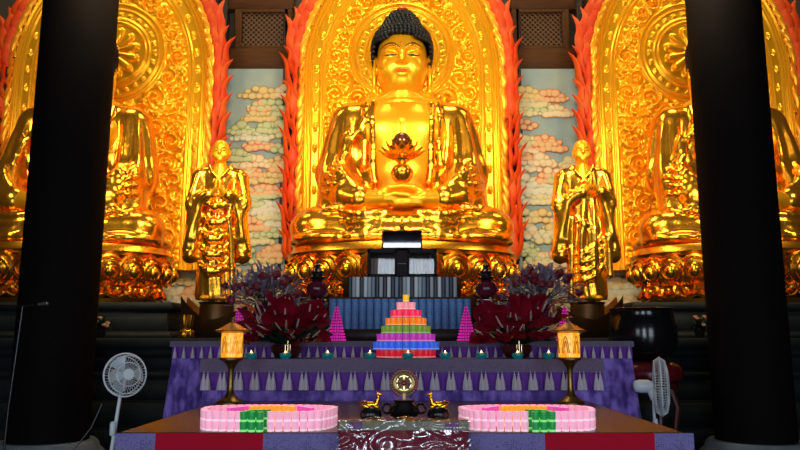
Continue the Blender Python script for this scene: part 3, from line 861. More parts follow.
# ------------------------------------------------------------------ disciples
def boat(loc, s, label):
    t = thing('curved_pedestal', label, 'pedestal', loc)
    m = MB(); n = 16; vs = []; fs = []
    for i in range(n+1):
        u = -1+2*i/n; x = u*.52*s
        zt = .28+.38*abs(u)**1.6*(1 if u > 0 else .6); zb = .0+.40*max(0, abs(u)-.35)**1.3
        w = .37*math.sqrt(max(.12, 1-(u*u)*.75))
        for (y, z) in ((-w, zt), (-w*.8, zt-.02), (-w*.55, zt*.80), (w*.55, zt*.80), (w*.8, zt-.02), (w, zt), (w*.85, zb+(zt-zb)*.4), (w*.6, zb), (-w*.6, zb), (-w*.85, zb+(zt-zb)*.4)): vs.append((x, y, z))
    for i in range(n):
        for k in range(10): j = (k+1) % 10; fs.append((i*10+k, i*10+j, i*10+10+j, i*10+10+k))
    fs += [tuple(range(9, -1, -1)), tuple(range(n*10, n*10+10))]
    m.put(vs, fs).build('curved_body', BRONZE, t)
    MB().lathe([(.24, .08), (.27, .2), (.27, .48), (.26, .52), (.29, .56), (.001, .56)], n=28, sx=1.0, sy=.85).build('plinth', BRONZE, t)
boat((-2.93, 11.45, 1.66), -1, 'curved dark bronze pedestal with upturned end under the left standing statue')
boat((2.93, 11.45, 1.66), 1, 'curved dark bronze pedestal with upturned end under the right standing statue')
mk = make_monk(-1); mk.location = (-2.96, 11.45, 2.238); mk.rotation_euler[2] = .12; mk['label'] = 'gold standing disciple statue left of the central statue, hands pressed together'
mk = make_monk(1); mk.location = (2.94, 11.45, 2.238); mk.rotation_euler[2] = -.12; mk['label'] = 'gold standing disciple statue right of the central statue, robe knotted in front'
PXX = lambda px, d: (px-402)/720*(d*.987-.06)
# ------------------------------------------------------------------ draped altars
def curtain(x0, x1, y, z0, z1, pitch, amp, flare=0, seed=0, ny=10, ret=.75):
    """hanging pleated cloth across the front and a little way round both ends"""
    r = random.Random(seed); m = MB(); n = int((x1-x0)/pitch*8)
    def line(v):
        pts = []
        k = 0; ph = 0
        for i in range(n+1):
            u = i/n; x = x0+(x1-x0)*u+flare*v*(2*u-1)
            a = amp*(.35+.65*v)
            yy = y-a*math.sin(2*PI*(x-x0)/pitch+.9*math.sin(x*3.1+seed))-a*.5*math.sin(2*PI*(x-x0)/pitch*.43+seed)-flare*.6*v
            pts.append((x, yy))
        m2 = int(ret/pitch*8)
        L = [(x0-flare*v-amp*.6*math.sin(2*PI*i/8)*(.3+.7*v), y+(i)/m2*ret-flare*.6*v) for i in range(m2, 0, -1)]
        R = [(x1+flare*v+amp*.6*math.sin(2*PI*i/8)*(.3+.7*v), y+(i)/m2*ret-flare*.6*v) for i in range(1, m2+1)]
        return L+pts+R
    rows = [line(j/ny) for j in range(ny+1)]; w = len(rows[0]); vs = []; fs = []
    for j, row in enumerate(rows):
        z = z1+(z0-z1)*j/ny
        vs += [(x, yy, z) for x, yy in row]
    for j in range(ny):
        for i in range(w-1): fs.append((j*w+i, (j+1)*w+i, (j+1)*w+i+1, j*w+i+1))
    return m.put(vs, fs)
def tassel_mb(s=1.0):
    m = MB(); m.ball((0, 0, -.018*s), .012*s, 8, 6)
    m.lathe([(.006*s, -.028*s), (.014*s, -.034*s), (.013*s, -.05*s), (.021*s, -.075*s), (.028*s, -.13*s), (.031*s, -.172*s), (.001, -.172*s)], n=14, wob=lambda a, r, z: 1+.10*math.cos(a*7))
    m.tube([(0, 0, .02*s), (0, 0, -.02*s)], .004*s, 5)
    return m
def altar_cloth(label, hw, yf, yb, zt, band, drop, pitch, ts, group_n, pair, flare, seed):
    t = thing('altar_cloth', label, 'altar cloth', (0, yf, zt))
    d = yb-yf
    m = MB().box((0, d/2, .006), (2*hw, d, .012))
    m.box((0, -.006, -band/2), (2*hw+.02, .012, band+.012)).box((-hw-.005, d/2, -band/2), (.012, d, band)).box((hw+.005, d/2, -band/2), (.012, d, band))
    m.build('top_runner', BROCADE, t, False)
    curtain(-hw+.01, hw-.01, .012, -band-drop, -band+.01, .07, .008, .0, seed, 4, d*.8).build('valance', VELVET_DK, t, True, 180)
    curtain(-hw+.02, hw-.02, .05, -zt+.015, -band, pitch, .030, flare, seed+1, 12, d*.8).build('skirt', VELVET, t, True, 180)
    tm = None
    for i in range(group_n):
        c = -hw+.06+(2*hw-.12)*i/(group_n-1)
        for q in ((-.021, .021) if pair else (0,)):
            o = tassel_mb(ts).build('tassel', TASSEL, t) if tm is None else tm.copy()
            if tm is None: tm = o
            else: C.objects.link(o)
            o.location = (c+q, -.035, -band-.015)
    return t
altar_cloth('purple velvet cloth with paired grey tassels over the lower front altar', 2.12, 7.75, 8.56, 1.41, .12, .19, .20, 1.0, 25, True, .05, 2)
altar_cloth('wider purple velvet cloth with single grey tassels over the taller rear altar', 2.74, 8.66, 10.5, 1.60, .05, .14, .16, .72, 52, False, .14, 6)
def table(name, label, x0, x1, y0, y1, zt, top, m, inset=.08, ap=.1, leg=.09):
    t = thing(name, label, 'table', ((x0+x1)/2, (y0+y1)/2, 0)); w, d = x1-x0, y1-y0
    MB().box((0, 0, zt-top/2), (w, d, top), bev=.012).build('tabletop', m, t)
    MB().box((0, -d/2+inset, zt-top-ap/2), (w-2*inset, .03, ap)).box((0, d/2-inset, zt-top-ap/2), (w-2*inset, .03, ap)).box((-w/2+inset, 0, zt-top-ap/2), (.03, d-2*inset, ap)).box((w/2-inset, 0, zt-top-ap/2), (.03, d-2*inset, ap)).build('apron', m, t, False)
    for sx in (-1, 1):
        for sy in (-1, 1): MB().box((sx*(w/2-inset), sy*(d/2-inset), (zt-top)/2), (leg, leg, zt-top), bev=.01).build('leg', m, t)
    return t
table('altar_table', 'lower altar table standing under the tasselled purple cloth', -2.06, 2.06, 7.92, 8.5, 1.405, .06, WOOD_DK)
table('altar_table', 'taller altar table standing under the rear purple cloth', -2.66, 2.66, 8.84, 10.45, 1.595, .06, WOOD_DK)
FT = table('offering_table', 'wide dark red lacquered table in the foreground under the pink lotus lamps', -1.90, 1.90, 5.0, 7.60, 1.0, .035, TABLEWOOD, .14)
t = thing('table_skirt', 'crimson and blue violet cloth strip hanging along the front of the wide table', 'table skirt', (0, 4.985, .992))
for a, b, m in ((117, 157, BROCADE_BLUE), (157, 264, REDCLOTH), (264, 544, BROCADE_BLUE), (544, 653, REDCLOTH), (653, 692, BROCADE_BLUE)):
    x0, x1 = PXX(a, 4.97), PXX(b, 4.97); n = 24; vs = []; fs = []
    mm = MB()
    for i in range(n+1):
        x = x0+(x1-x0)*i/n; w_ = .004*math.sin(x*23)
        for k, (z, y) in enumerate(((.006, .012), (.004, -.004), (-.12, -.006+w_), (-.30, -.008+w_*2), (-.30, -.002+w_*2), (-.12, .0+w_), (-.002, .004))): vs.append((x, y, z))
    for i in range(n):
        for k in range(7): j = (k+1) % 7; fs.append((i*7+k, i*7+j, i*7+7+j, i*7+7+k))
    fs += [tuple(range(6, -1, -1)), tuple(range(n*7, n*7+7))]
    o = mm.put(vs, fs).build('cloth_panel', m, t); o['label'] = 'crimson cloth panel' if m is REDCLOTH else 'blue violet brocade panel'

# ------------------------------------------------------------------ plastic wrapped stand at the very front
PLASTIC = bpy.data.materials.new('clear_plastic_film'); PLASTIC.use_nodes = True
nt = PLASTIC.node_tree; nt.nodes.clear()
o_ = nt.nodes.new('ShaderNodeOutputMaterial'); tr = nt.nodes.new('ShaderNodeBsdfTransparent'); gl = nt.nodes.new('ShaderNodeBsdfGlossy'); mx = nt.nodes.new('ShaderNodeMixShader')
gl.inputs['Roughness'].default_value = .16; mx.inputs[0].default_value = .34
tc = nt.nodes.new('ShaderNodeTexCoord'); mp = nt.nodes.new('ShaderNodeMapping'); mp.inputs['Rotation'].default_value = (0, .6, 0); mp.inputs['Scale'].default_value = (1, 1, 2.6)
nz = nt.nodes.new('ShaderNodeTexNoise'); nz.inputs['Scale'].default_value = 2.8; nz.inputs['Detail'].default_value = 1.0; nz.inputs['Distortion'].default_value = 1.6
bp = nt.nodes.new('ShaderNodeBump'); bp.inputs['Strength'].default_value = 1.0; bp.inputs['Distance'].default_value = .16
nt.links.new(tc.outputs['Object'], mp.inputs[0]); nt.links.new(mp.outputs[0], nz.inputs['Vector']); nt.links.new(nz.outputs['Fac'], bp.inputs['Height']); nt.links.new(bp.outputs[0], gl.inputs['Normal'])
nt.links.new(tr.outputs[0], mx.inputs[1]); nt.links.new(gl.outputs[0], mx.inputs[2]); nt.links.new(mx.outputs[0], o_.inputs[0])
t = thing('kneeling_desk', 'small crimson covered desk wrapped in shiny clear plastic at front centre', 'desk', (.012, 4.905, 0))
W_, D_ = .845, .095
MB().box((0, 0, .54), (W_, D_, 1.08), bev=.01).build('desk_body', mat('wine_cloth', (.30, .006, .04), .8), t)
MB().box((0, 0, 1.084), (W_+.004, D_+.004, .008)).box((0, -D_/2-.004, 1.060), (W_+.004, .008, .056)).build('top_band', mat('olive_grey_trim', (.36, .34, .25), .6), t, False)
PSQ = mat('violet_patch', (.28, .12, .34), .7)
for s in (-1, 1):
    o = MB().box((s*.315, -D_/2-.0085, 1.061), (.090, .004, .048)).build('corner_patch', PSQ, t, False); o['label'] = 'violet square patch'
m = MB(); n1, n2 = 44, 60; vs = []; fs = []
rr = random.Random(5); fold = [(rr.uniform(-.5, .5), rr.uniform(.2, 1.1), rr.uniform(-1, 1), rr.uniform(.006, .016)) for _ in range(16)]
def crk(x, s_): return sum(a*math.exp(-(((x-cx)+sl*(s_-.5)*.5-.0)/.03)**2) for cx, q, sl, a in fold)
for j in range(n2+1):
    s_ = j/n2*1.0             # runs over the top, then down the front
    for i in range(n1+1):
        x = -W_/2-.012+(W_+.024)*i/n1; c = crk(x, s_)+.004*math.sin(x*31+s_*17)
        if s_ < .34: vs.append((x, D_/2+.004-s_/.34*(D_+.022), 1.096+c*.5))
        else: vs.append((x, -D_/2-.020-c, 1.096-(s_-.34)/.66*.62))
for j in range(n2):
    for i in range(n1): a = j*(n1+1)+i; fs.append((a, a+n1+1, a+n1+2, a+1))
o = m.put(vs, fs).build('plastic_cover', PLASTIC, t, True, 180); o['label'] = 'crinkled clear plastic cover'

# ------------------------------------------------------------------ candle cups
def cup_mat(name, col, e):
    m = mat(name, col, .25, emit=col, es=e); return m
def cup_glow(name, col, e): return mat(name, col, .4, emit=col, es=e)
CUPS = {}
def cup_proto(key, kind, col, es, glow, ges, r, h):
    m = MB()
    m.cur = 0; m.lathe([(r*.80, .0), (r*.84, .003), (r*.92, h*.45), (r, h-.003), (r*1.0, h), (r*.86, h)], n=14)
    m.cur = 1; m.lathe([(r*.86, h), (r*.84, h-.012), (.001, h-.014)], n=14)
    m.lathe([(r*.86, 0), (r*.90, .006), (r*.90, .012), (r*.86, .016)], n=14)
    o = m.build('candle_cup', [cup_mat('cup_'+key, col, es), cup_glow('glow_'+key, glow, ges)]); CUPS[key] = [o, True, kind]
    o['category'] = 'candle cup'
    return o
def put_cup(key, loc, label, group, sz=1):
    o, first, kind = CUPS[key]
    if first: CUPS[key][1] = False; c = o
    else: c = o.copy(); C.objects.link(c)
    c.location = loc; c['label'] = label; c['category'] = 'candle cup'; c['group'] = group; c.scale = (1, 1, sz); return c
R_, H_ = .0275, .066
cup_proto('pink', 'pink', (.86, .40, .54), .50, (1, .66, .75), .45, R_, H_)
cup_proto('green', 'green', (.01, .28, .06), .30, (.25, .8, .2), .5, R_, H_)
cup_proto('orange', 'orange', (.95, .36, .03), .55, (1, .7, .2), 1.0, R_*.8, H_)
cup_proto('magenta', 'magenta', (.80, .08, .42), .5, (1, .5, .8), 1.0, R_*.8, H_)
for s, side in ((-1, 'left'), (1, 'right')):
    cx, cy, a, b = (PXX(268.5, 5.3) if s < 0 else PXX(527.5, 5.3)), 5.325, .455, .270
    mir = 1 if s < 0 else -1
    # evenly spaced along a softly lobed oval
    dense = []
    for i in range(1441):
        th = 2*PI*i/1440; q = 1+.035*math.cos(5*th-PI/2)
        e_ = 2/3.2; dense.append((a*q*abs(math.cos(th))**e_*math.copysign(1, math.cos(th)), b*abs(math.sin(th))**e_*math.copysign(1, math.sin(th))))
    L = [0]
    for i in range(1440): L.append(L[-1]+math.hypot(dense[i+1][0]-dense[i][0], dense[i+1][1]-dense[i][1]))
    n = int(L[-1]/.0552)
    for i in range(n):
        d_ = L[-1]*i/n; k = min(1439, next(j for j in range(1441) if L[j] >= d_)); x, y = dense[k]
        if y < -.15 and -.150 < x < .045: continue
        for lv in (0, 1):
            put_cup('pink', (cx+mir*x, cy+y, 1.0+lv*H_), 'pink glowing candle cup in the ring of the %s lotus lamp' % side, 'pink cups of the %s lotus lamp' % side)
    gp = [(.0, 5.20), (-.052, 5.18), (-.098, 5.15), (-.125, 5.10), (-.128, 5.045), (-.070, 5.032), (-.014, 5.031)]
    for x, y in gp:
        for lv in (0, 1): put_cup('green', (cx+mir*(x+.01), y, 1.0+lv*H_), 'green glowing candle cup in the curled leaf before the %s lotus lamp' % side, 'green cups of the %s leaf' % side)
    for i in range(9):
        x = -.13+.30*i/8; put_cup('orange', (cx+mir*x, 5.37+.06*math.sin(i/8*PI), 1.0), 'orange glowing candle cup in the heart of the %s lotus lamp' % side, 'orange cups of the %s lotus lamp' % side, 2.12)
    for q in (-1, 1):
        for i in range(6): put_cup('magenta', (cx+mir*(q*(.19+.02*i)+.02), 5.43-.028*i if q*mir < 0 else 5.43-.028*i, 1.0), 'magenta glowing candle cup on a petal inside the %s lotus lamp' % side, 'magenta cups of the %s lotus lamp' % side, 2.08)
# rainbow tower
TX, TY, TZ = .045, 8.22, 1.427
HR = .0885
tiers = [('red', 'red', (.62, .012, .03), .34), ('blue', 'blue', (.03, .13, .68), .378), ('purple', 'purple', (.50, .04, .42), .335), ('leaf_green', 'green', (.16, .30, .02), .285), ('amber', 'orange', (.95, .22, .01), .238), ('rose', 'rose red', (.85, .035, .10), .180), ('blush', 'pale pink', (.95, .32, .36), .122), ('yellow', 'yellow', (1.0, .55, .02), .042)]
st = thing('tiered_tray_stand', 'round clear tiered stand under the rainbow tower of candle cups', 'stand', (TX, TY, TZ))
ACR = mat('frosted_acrylic', (.30, .30, .33), .3)
for i, (key, nm, col, R) in enumerate(tiers):
    z = i*HR
    tray = MB().lathe([(R+.004, z-.004), (R+.006, z+.001), (R+.004, z+.004), (.001, z+.004)], n=48)
    if i < 7: tray.lathe([(max(.02, R-.09), z+.004), (max(.02, R-.09), z+HR-.004)], n=32)
    tray.build('tray', ACR, st)
    r = .0385
    cup_proto(key, nm, col, .5, tuple(min(1, c*.8+.15) for c in col), .7, r, HR-.009)
    ring = R-r-.001
    if ring < .01: put_cup(key, (TX, TY, TZ+z+.0042), 'single yellow candle cup on top of the rainbow tower', 'tower cups'); continue
    n = int(2*PI*ring/(2*r+.002))
    for k in range(n):
        th = -PI/2+2*PI*k/n
        if math.sin(th) > .3: continue
        put_cup(key, (TX+ring*math.cos(th), TY+ring*math.sin(th), TZ+z+.0042), '%s glowing candle cup in the %s tier of the rainbow tower' % (nm, ('bottom', 'second lowest', 'third lowest', 'fourth lowest', 'fifth lowest', 'third highest', 'second highest')[i]), '%s cups of the rainbow tower' % nm)
# teal oil lamps
t = thing('oil_lamp', '', 'oil lamp')
MB().lathe([(.030, 0), (.036, .004), (.055, .022), (.062, .045), (.056, .060), (.050, .062), (.048, .050), (.001, .048)], n=24).build('glass_bowl', mat('teal_glass', (.004, .10, .12), .12, emit=(.0, .20, .22), es=.25), t)
MB().lathe([(.001, .05), (.030, .055), (.026, .064), (.001, .066)], n=14).build('wax', mat('lit_wax', (1, .7, .3), .5, emit=(1, .62, .22), es=.9), t)
MB().lathe([(.001, .062), (.008, .067), (.008, .074), (.004, .084), (.001, .092)], n=10).build('flame', mat('flame', (1, .7, .25), .5, emit=(1, .65, .25), es=6), t)
LP = Proto(t)
wh = {252: 'beside the left brass lantern', 286: 'in front of the left red flower pot', 328: 'between left red flowers and rainbow tower', 370: 'left of the rainbow tower', 408: 'before the rainbow tower', 445: 'right of the rainbow tower', 481: 'between rainbow tower and right red flowers', 517: 'in front of the right red flower pot', 548: 'beside the right brass lantern'}
for px, d in wh.items(): LP.place((PXX(px, 7.88), 7.80, 1.422), 0, 'small teal oil lamp with flame, '+d, 'teal oil lamps')

# ------------------------------------------------------------------ brass lanterns
GLASS_L = mat('amber_lantern_glass', (.5, .22, .02), .2, emit=(1.0, .42, .04), es=1.15, noise=None)
nt = GLASS_L.node_tree; b = nt.nodes['Principled BSDF']; tc = nt.nodes.new('ShaderNodeTexCoord'); v = nt.nodes.new('ShaderNodeTexVoronoi'); v.inputs['Scale'].default_value = 24
r_ = nt.nodes.new('ShaderNodeValToRGB'); r_.color_ramp.elements[0].color = (1, .58, .07, 1); r_.color_ramp.elements[1].color = (.75, .24, .006, 1); r_.color_ramp.elements[1].position = .75
nt.links.new(tc.outputs['Object'], v.inputs['Vector']); nt.links.new(v.outputs['Distance'], r_.inputs['Fac']); nt.links.new(r_.outputs['Color'], b.inputs['Emission Color'])
BULB = mat('lantern_bulb', (1, .8, .4), .5, emit=(1, .75, .30), es=5)
t = thing('table_lantern', '', 'lantern')
MB().lathe([(.135, 0), (.135, .012), (.12, .03), (.075, .055), (.045, .09), (.030, .14), (.026, .24), (.030, .33), (.045, .37), (.085, .41), (.115, .425), (.118, .445), (.108, .45), (.001, .45)], n=32).build('stem_base', mat('aged_bronze', (.28, .16, .05), .35, .95), t)
MB().lathe([(.100, .45), (.106, .455), (.106, .685), (.100, .69), (.09, .69), (.09, .45)], n=32).build('lamp_glass', GLASS_L, t)
mm = MB()
for q in range(6):
    a0 = 2*PI*q/6
    for w_, h_ in ((.36, .17), (.20, .12)):
        pts = []
        for i in range(13):
            u = -1+2*i/12; a = a0+u*w_; pts.append((.108*math.cos(a), .108*math.sin(a), .49+h_*(1-abs(u)**1.5)))
        mm.tube(pts, .004, 5)
mm.build('lotus_tracery', mat('tracery_gold', (.75, .36, .05), .4, .7), t)
MB().lathe([(.001, .452), (.09, .452), (.085, .475), (.001, .48)], n=20).build('bulb', BULB, t)
MB().lathe([(.09, .688), (.115, .69), (.175, .705), (.178, .715), (.150, .724), (.110, .745), (.07, .77), (.025, .79), (.014, .795), (.022, .81), (.026, .822), (.018, .838), (.001, .848)], n=32).build('lid', mat('lantern_lid', (.42, .25, .08), .35, .95), t)
LN = Proto(t)
LN.place((PXX(232, 7.35), 7.30, 1.0), 0, 'brass lantern with glowing amber glass on the left of the table', 'brass lanterns')
LN.place((PXX(569, 7.35), 7.30, 1.0), 0, 'brass lantern with glowing amber glass on the right of the table', 'brass lanterns')

# ------------------------------------------------------------------ sutra stand, volumes and cases
t = thing('stepped_book_stand', 'dark stepped wooden stand holding rows of bound volumes below the central statue', 'stand', (0, 9.8, 1.613))
for w_, y0, z0, z1 in ((2.10, 9.24, 0, .15), (1.98, 9.64, .15, .58), (1.62, 9.88, .58, .86)):
    MB().box((0, (y0+10.36)/2-9.8, (z0+z1)/2), (w_, 10.36-y0, z1-z0), bev=.012).build('step', WOOD_DK if z0 == 0 else WOOD, t)
def book(m, w_, d_, h_, rnd, strip=None):
    b = MB(); poly = []
    for i in range(7): a = PI*i/6; poly.append((-w_/2*math.cos(a), -d_/2-rnd*math.sin(a)))
    poly += [(w_/2, d_/2), (-w_/2, d_/2)]
    n = len(poly); vs = [(x, y, 0) for x, y in poly]+[(x, y, h_) for x, y in poly]
    b.put(vs, [tuple(range(n-1, -1, -1)), tuple(range(n, 2*n))]+[(i, (i+1) % n, n+(i+1) % n, n+i) for i in range(n)])
    o = b.build('bound_volume', m, None, True, 50)
    return o
BLUEB = mat('blue_book_cloth', (.09, .22, .50), .55, noise=(40, (.16, .36, .70), .35, .7))
def row(proto, xs, y, z, label, group, subs=None):
    for i, x in enumerate(xs):
        o = proto if i == 0 else proto.copy()
        if i: C.objects.link(o)
        o.location = (x, y, z)
        if subs: 
            o.material_slots[0].link = 'OBJECT'; o.material_slots[0].material = subs[i % len(subs)]
        tag(o, label, 'book', group)
n = 19; w_ = (PXX(472, 9.35)-PXX(328, 9.35))/n
row(book(BLUEB, w_*.96, .26, .385, .035), [PXX(328, 9.35)+w_*(i+.5) for i in range(n)], 9.46, 1.7635, 'thick blue cloth bound volume with rounded spine in the lower row', 'blue volumes in the lower row')
GR = [mat('grey_binding', (.36, .40, .43), .4), mat('black_binding', (.02, .022, .03), .4), mat('pale_blue_binding', (.62, .70, .74), .4), mat('slate_binding', (.16, .23, .31), .4), mat('black_binding_b', (.015, .015, .02), .4)]
n = 28; w_ = (PXX(458, 9.68)-PXX(347, 9.68))/n
row(book(GR[0], w_*.94, .17, .27, .010), [PXX(347, 9.68)+w_*(i+.5) for i in range(n)], 9.755, 2.1935, 'thin grey, black or pale bound volume in the row above the blue ones', 'thin volumes in the upper row', [GR[i] for i in (1, 0, 2, 1, 2, 0, 3, 1, 0, 4, 2, 1, 3)])
CASEW = mat('case_black_wood', (.010, .006, .008), .6, spec=.2)
t = thing('glass_fronted_cabinet', 'small black cabinet with two glass windows showing books, above the book rows', 'cabinet', (0, 10.08, 2.474))
c = MB(); c.box((0, .17, .2), (.96, .03, .40)).box((0, 0, .012), (.96, .36, .024)).box((0, 0, .388), (.96, .36, .024)).box((-.47, 0, .2), (.02, .36, .4)).box((.47, 0, .2), (.02, .36, .4)).box((0, -.01, .2), (.15, .34, .4))
c.build('body', CASEW, t, False)
for s in (-1, 1):
    x0, x1 = sorted((s*.08, s*.465)); dr = MB()
    for q in ((x0, x0+.022), (x1-.022, x1)): dr.box(((q[0]+q[1])/2, -.185, .2), (q[1]-q[0], .03, .38))
    for q in ((.01, .05), (.345, .39)): dr.box(((x0+x1)/2, -.185, (q[0]+q[1])/2), (x1-x0, .03, q[1]-q[0]))
    d = dr.build('door', CASEW, t, False)
    MB().box(((x0+x1)/2, -.185, .2), (x1-x0-.03, .006, .31)).build('glass_pane', glass_mat('cabinet_glass', (1, 1, 1), .03, .035), d, False)
MB().tube([(-.06, -.205, .19), (.06, -.205, .19)], .008, 8).build('latch', STEEL, t)
BR = [mat('brown_binding', (.20, .12, .09), .5), mat('tan_binding', (.36, .26, .20), .5), mat('grey_brown_binding', (.16, .13, .13), .5)]
pr = book(BR[0], .046, .16, .25, .008)
row(pr, [s*(.105+.0485*i+.02) for s in (-1, 1) for i in range(7)], 10.06, 2.4985, 'brown bound volume standing behind the glass of the small black cabinet', 'volumes inside the glass cabinet', BR)
t = thing('glass_display_box', 'small dark glass box on top of the black book cabinet', 'display box', (0, 10.08, 2.8745))
c = MB(); c.box((0, .13, .13), (.56, .02, .26)).box((0, 0, .012), (.56, .28, .024)).box((0, 0, .25), (.56, .28, .02)).box((-.27, 0, .13), (.02, .28, .26)).box((.27, 0, .13), (.02, .28, .26))
c.build('body', CASEW, t, False); MB().box((0, -.137, .13), (.53, .006, .25), rotm(.02)).build('glass_pane', glass_mat('box_glass', (.6, .55, .75), .03, .2), t, False)
t = thing('miniature_pagoda', 'tiny dark gold pagoda finial on top of the small glass box', 'ornament', (0, 10.06, 3.1345))
MB().lathe([(.05, 0), (.05, .02), (.03, .025), (.028, .06), (.045, .065), (.02, .085), (.018, .11), (.032, .115), (.012, .135), (.006, .18), (.001, .21)], n=16).build('tower', GOLD_THRONE, t)

# ------------------------------------------------------------------ dark urn lamps beside the books
t = thing('offering_urn', '', 'urn')
MB().lathe([(.15, 0), (.15, .03), (.09, .06), (.05, .12), (.035, .30), (.05, .42), (.10, .47), (.115, .49), (.11, .505), (.05, .52)], n=28).build('stem', BLACK, t)
MB().lathe([(.115, .488), (.122, .494), (.122, .500), (.114, .506)], n=28).build('silver_rim', STEEL, t)
MB().lathe([(.05, .52), (.09, .545), (.128, .60), (.135, .645), (.118, .70), (.07, .74), (.05, .75)], n=28).build('bowl', mat('plum_glaze', (.09, .008, .022), .2), t)
MB().lathe([(.055, .75), (.10, .765), (.105, .78), (.06, .80), (.065, .83), (.08, .85), (.045, .88), (.03, .91), (.04, .93), (.001, .965)], n=24).build('lid', BLACK, t)
UR = Proto(t)
UR.place((PXX(316, 8.98), 8.94, 1.613), 0, 'dark plum urn with black lid left of the blue volumes', 'plum urns')
UR.place((PXX(487.5, 8.98), 8.94, 1.613), 0, 'dark plum urn with black lid right of the blue volumes', 'plum urns')

# ------------------------------------------------------------------ flowers
REDL = mat('dark_red_spathe', (.30, .006, .022), .28, noise=(4, (.16, .004, .012), .3, .7)); PALE = mat('pale_spadix', (.60, .38, .32), .5); LEAFG = mat('dark_leaf', (.012, .035, .014), .4)
LILAC = mat('dusty_lilac_petal', (.30, .24, .30), .6, noise=(5, (.15, .11, .16), .3, .7)); ROSE = mat('dark_rose', (.16, .006, .02), .5)
def spathe(L, w_):
    m = MB(); n, k = 10, 6; vs = []; fs = []
    for i in range(n+1):
        u = i/n; wd = w_*math.sin(PI*min(1, .12+u*.88))**.8*(1-.25*u)
        for j in range(k+1):
            v = -1+2*j/k; vs.append((wd*v, L*u, .10*L*math.sin(u*PI*.8)+.25*wd*v*v-.10*L*u*u))
    for i in range(n):
        for j in range(k): fs.append((i*(k+1)+j, (i+1)*(k+1)+j, (i+1)*(k+1)+j+1, i*(k+1)+j+1)[::-1])
    return m.put(vs, fs)
def aim(o, d, roll=0):
    o.rotation_euler = (Vector(d).to_track_quat('Y', 'Z').to_matrix() @ rotm(0, roll, 0)).to_euler()
def red_flowers(loc, label, seed, mir):
    r = random.Random(seed); t = thing('red_flower_arrangement', label, 'flowers', loc)
    MB().lathe([(.10, 0), (.12, .015), (.17, .07), (.18, .12), (.16, .15), (.14, .15), (.13, .12), (.001, .11)], n=24).build('pot', mat('dark_red_pot', (.06, .012, .01), .3), t)
    g = MB()
    for i in range(34):
        a = r.uniform(0, 2*PI); el = r.uniform(.05, .9); L = r.uniform(.22, .40)
        d = Vector((math.cos(a)*math.cos(el), math.sin(a)*math.cos(el)*.55, math.sin(el)))
        q = (Vector(d).to_track_quat('Y', 'Z').to_matrix() @ rotm(0, r.uniform(-.6, .6), 0)); s_ = spathe(L, .075); o_ = Vector((d.x*.12, d.y*.1, .16))
        g.put([q @ Vector(p)+o_ for p in s_.v], s_.f)
    g.build('foliage', LEAFG, t, True, 180)
    src = spathe(.31, .105).build('bloom', REDL, t, True, 180); sd = MB().tube([(0, .03, .05), (0, .12, .085), (0, .20, .12)], [.010, .012, .006], 8).build('spadix', PALE, src)
    n = 38
    for i in range(n):
        b_ = src if i == 0 else src.copy()
        if i:
            C.objects.link(b_); e = sd.copy(); C.objects.link(e); e.parent = b_
        u = -1+2*((i*7) % n)/(n-1); lev = (i % 3)
        x = mir*u*.50; z = .20+.105*lev+.10*r.random()-.07*abs(u)
        b_.location = (x*.8, -.10-.16*(1-abs(u))*r.random()-.05*lev*0, z)
        aim(b_, (x*1.5+r.uniform(-.35, .35), -.55-.4*r.random(), .16+.34*(lev-.4)+r.uniform(-.15, .2)), r.uniform(-.7, .7)); s_ = r.uniform(.8, 1.15); b_.scale = (s_,)*3
    return t
def lilac_flowers(loc, label, seed):
    r = random.Random(seed); t = thing('lilac_flower_spray', label, 'flowers', loc)
    MB().lathe([(.10, 0), (.11, .02), (.07, .06), (.10, .2), (.13, .34), (.09, .42), (.11, .46), (.09, .46), (.001, .40)], n=24).build('vase', mat('dark_vase', (.04, .012, .03), .25), t)
    m = MB()
    for i in range(430):
        a = r.uniform(0, 2*PI); el = r.uniform(-.2, 1.45); R = r.uniform(.18, .49)
        d = Vector((math.cos(a)*math.cos(el), math.sin(a)*math.cos(el)*.6, math.sin(el)*.75)); p = Vector((0, 0, .50))+d*R*1.05
        L = r.uniform(.09, .17); up = (d+Vector((r.uniform(-.7, .7), r.uniform(-.5, .5), r.uniform(-.4, .6)))).normalized(); sd = up.cross(Vector((r.uniform(-1, 1), r.uniform(-1, 1), r.uniform(-1, 1)))).normalized()
        nn = up.cross(sd)
        m.tube([p, p+up*L*.4+nn*L*.12, p+up*L*.8+nn*L*.05, p+up*L-nn*L*.1], [.006, .017, .014, .003], 5, True, (1, .3))
    o = m.build('lilac_petals', LILAC, t); o['kind'] = 'stuff'; o['label'] = 'dusty lilac thin petals'
    g = MB()
    for i in range(40):
        a = r.uniform(0, 2*PI); el = r.uniform(-.1, 1.3); d = Vector((math.cos(a)*math.cos(el), math.sin(a)*math.cos(el)*.6, math.sin(el)*.75)); g.tube([(0, 0, .44), Vector((0, 0, .5))+d*.25, Vector((0, 0, .5))+d*.46], [.006, .006, .003], 5)
    g.build('stems', LEAFG, t)
    rm = MB()
    for k in range(3): rm.lathe([(.02, -.03), (.055-.012*k, 0+.012*k), (.05-.014*k, .035+.014*k), (.03-.01*k, .05+.012*k)], n=14, wob=lambda a, r_, z, k=k: 1+.12*math.cos(a*3+k*1.3))
    rs = rm.build('rose', ROSE, t)
    for i in range(18):
        o = rs if i == 0 else rs.copy()
        if i: C.objects.link(o)
        a = r.uniform(PI*1.0, PI*2.0) if i % 3 else r.uniform(0, PI); el = r.uniform(0, 1.3); d = Vector((math.cos(a)*math.cos(el), math.sin(a)*math.cos(el)*.6, math.sin(el)*.75))
        o.location = Vector((0, 0, .50))+d*r.uniform(.44, .54); aim(o, d); o.rotation_euler[0] -= PI/2
    return t
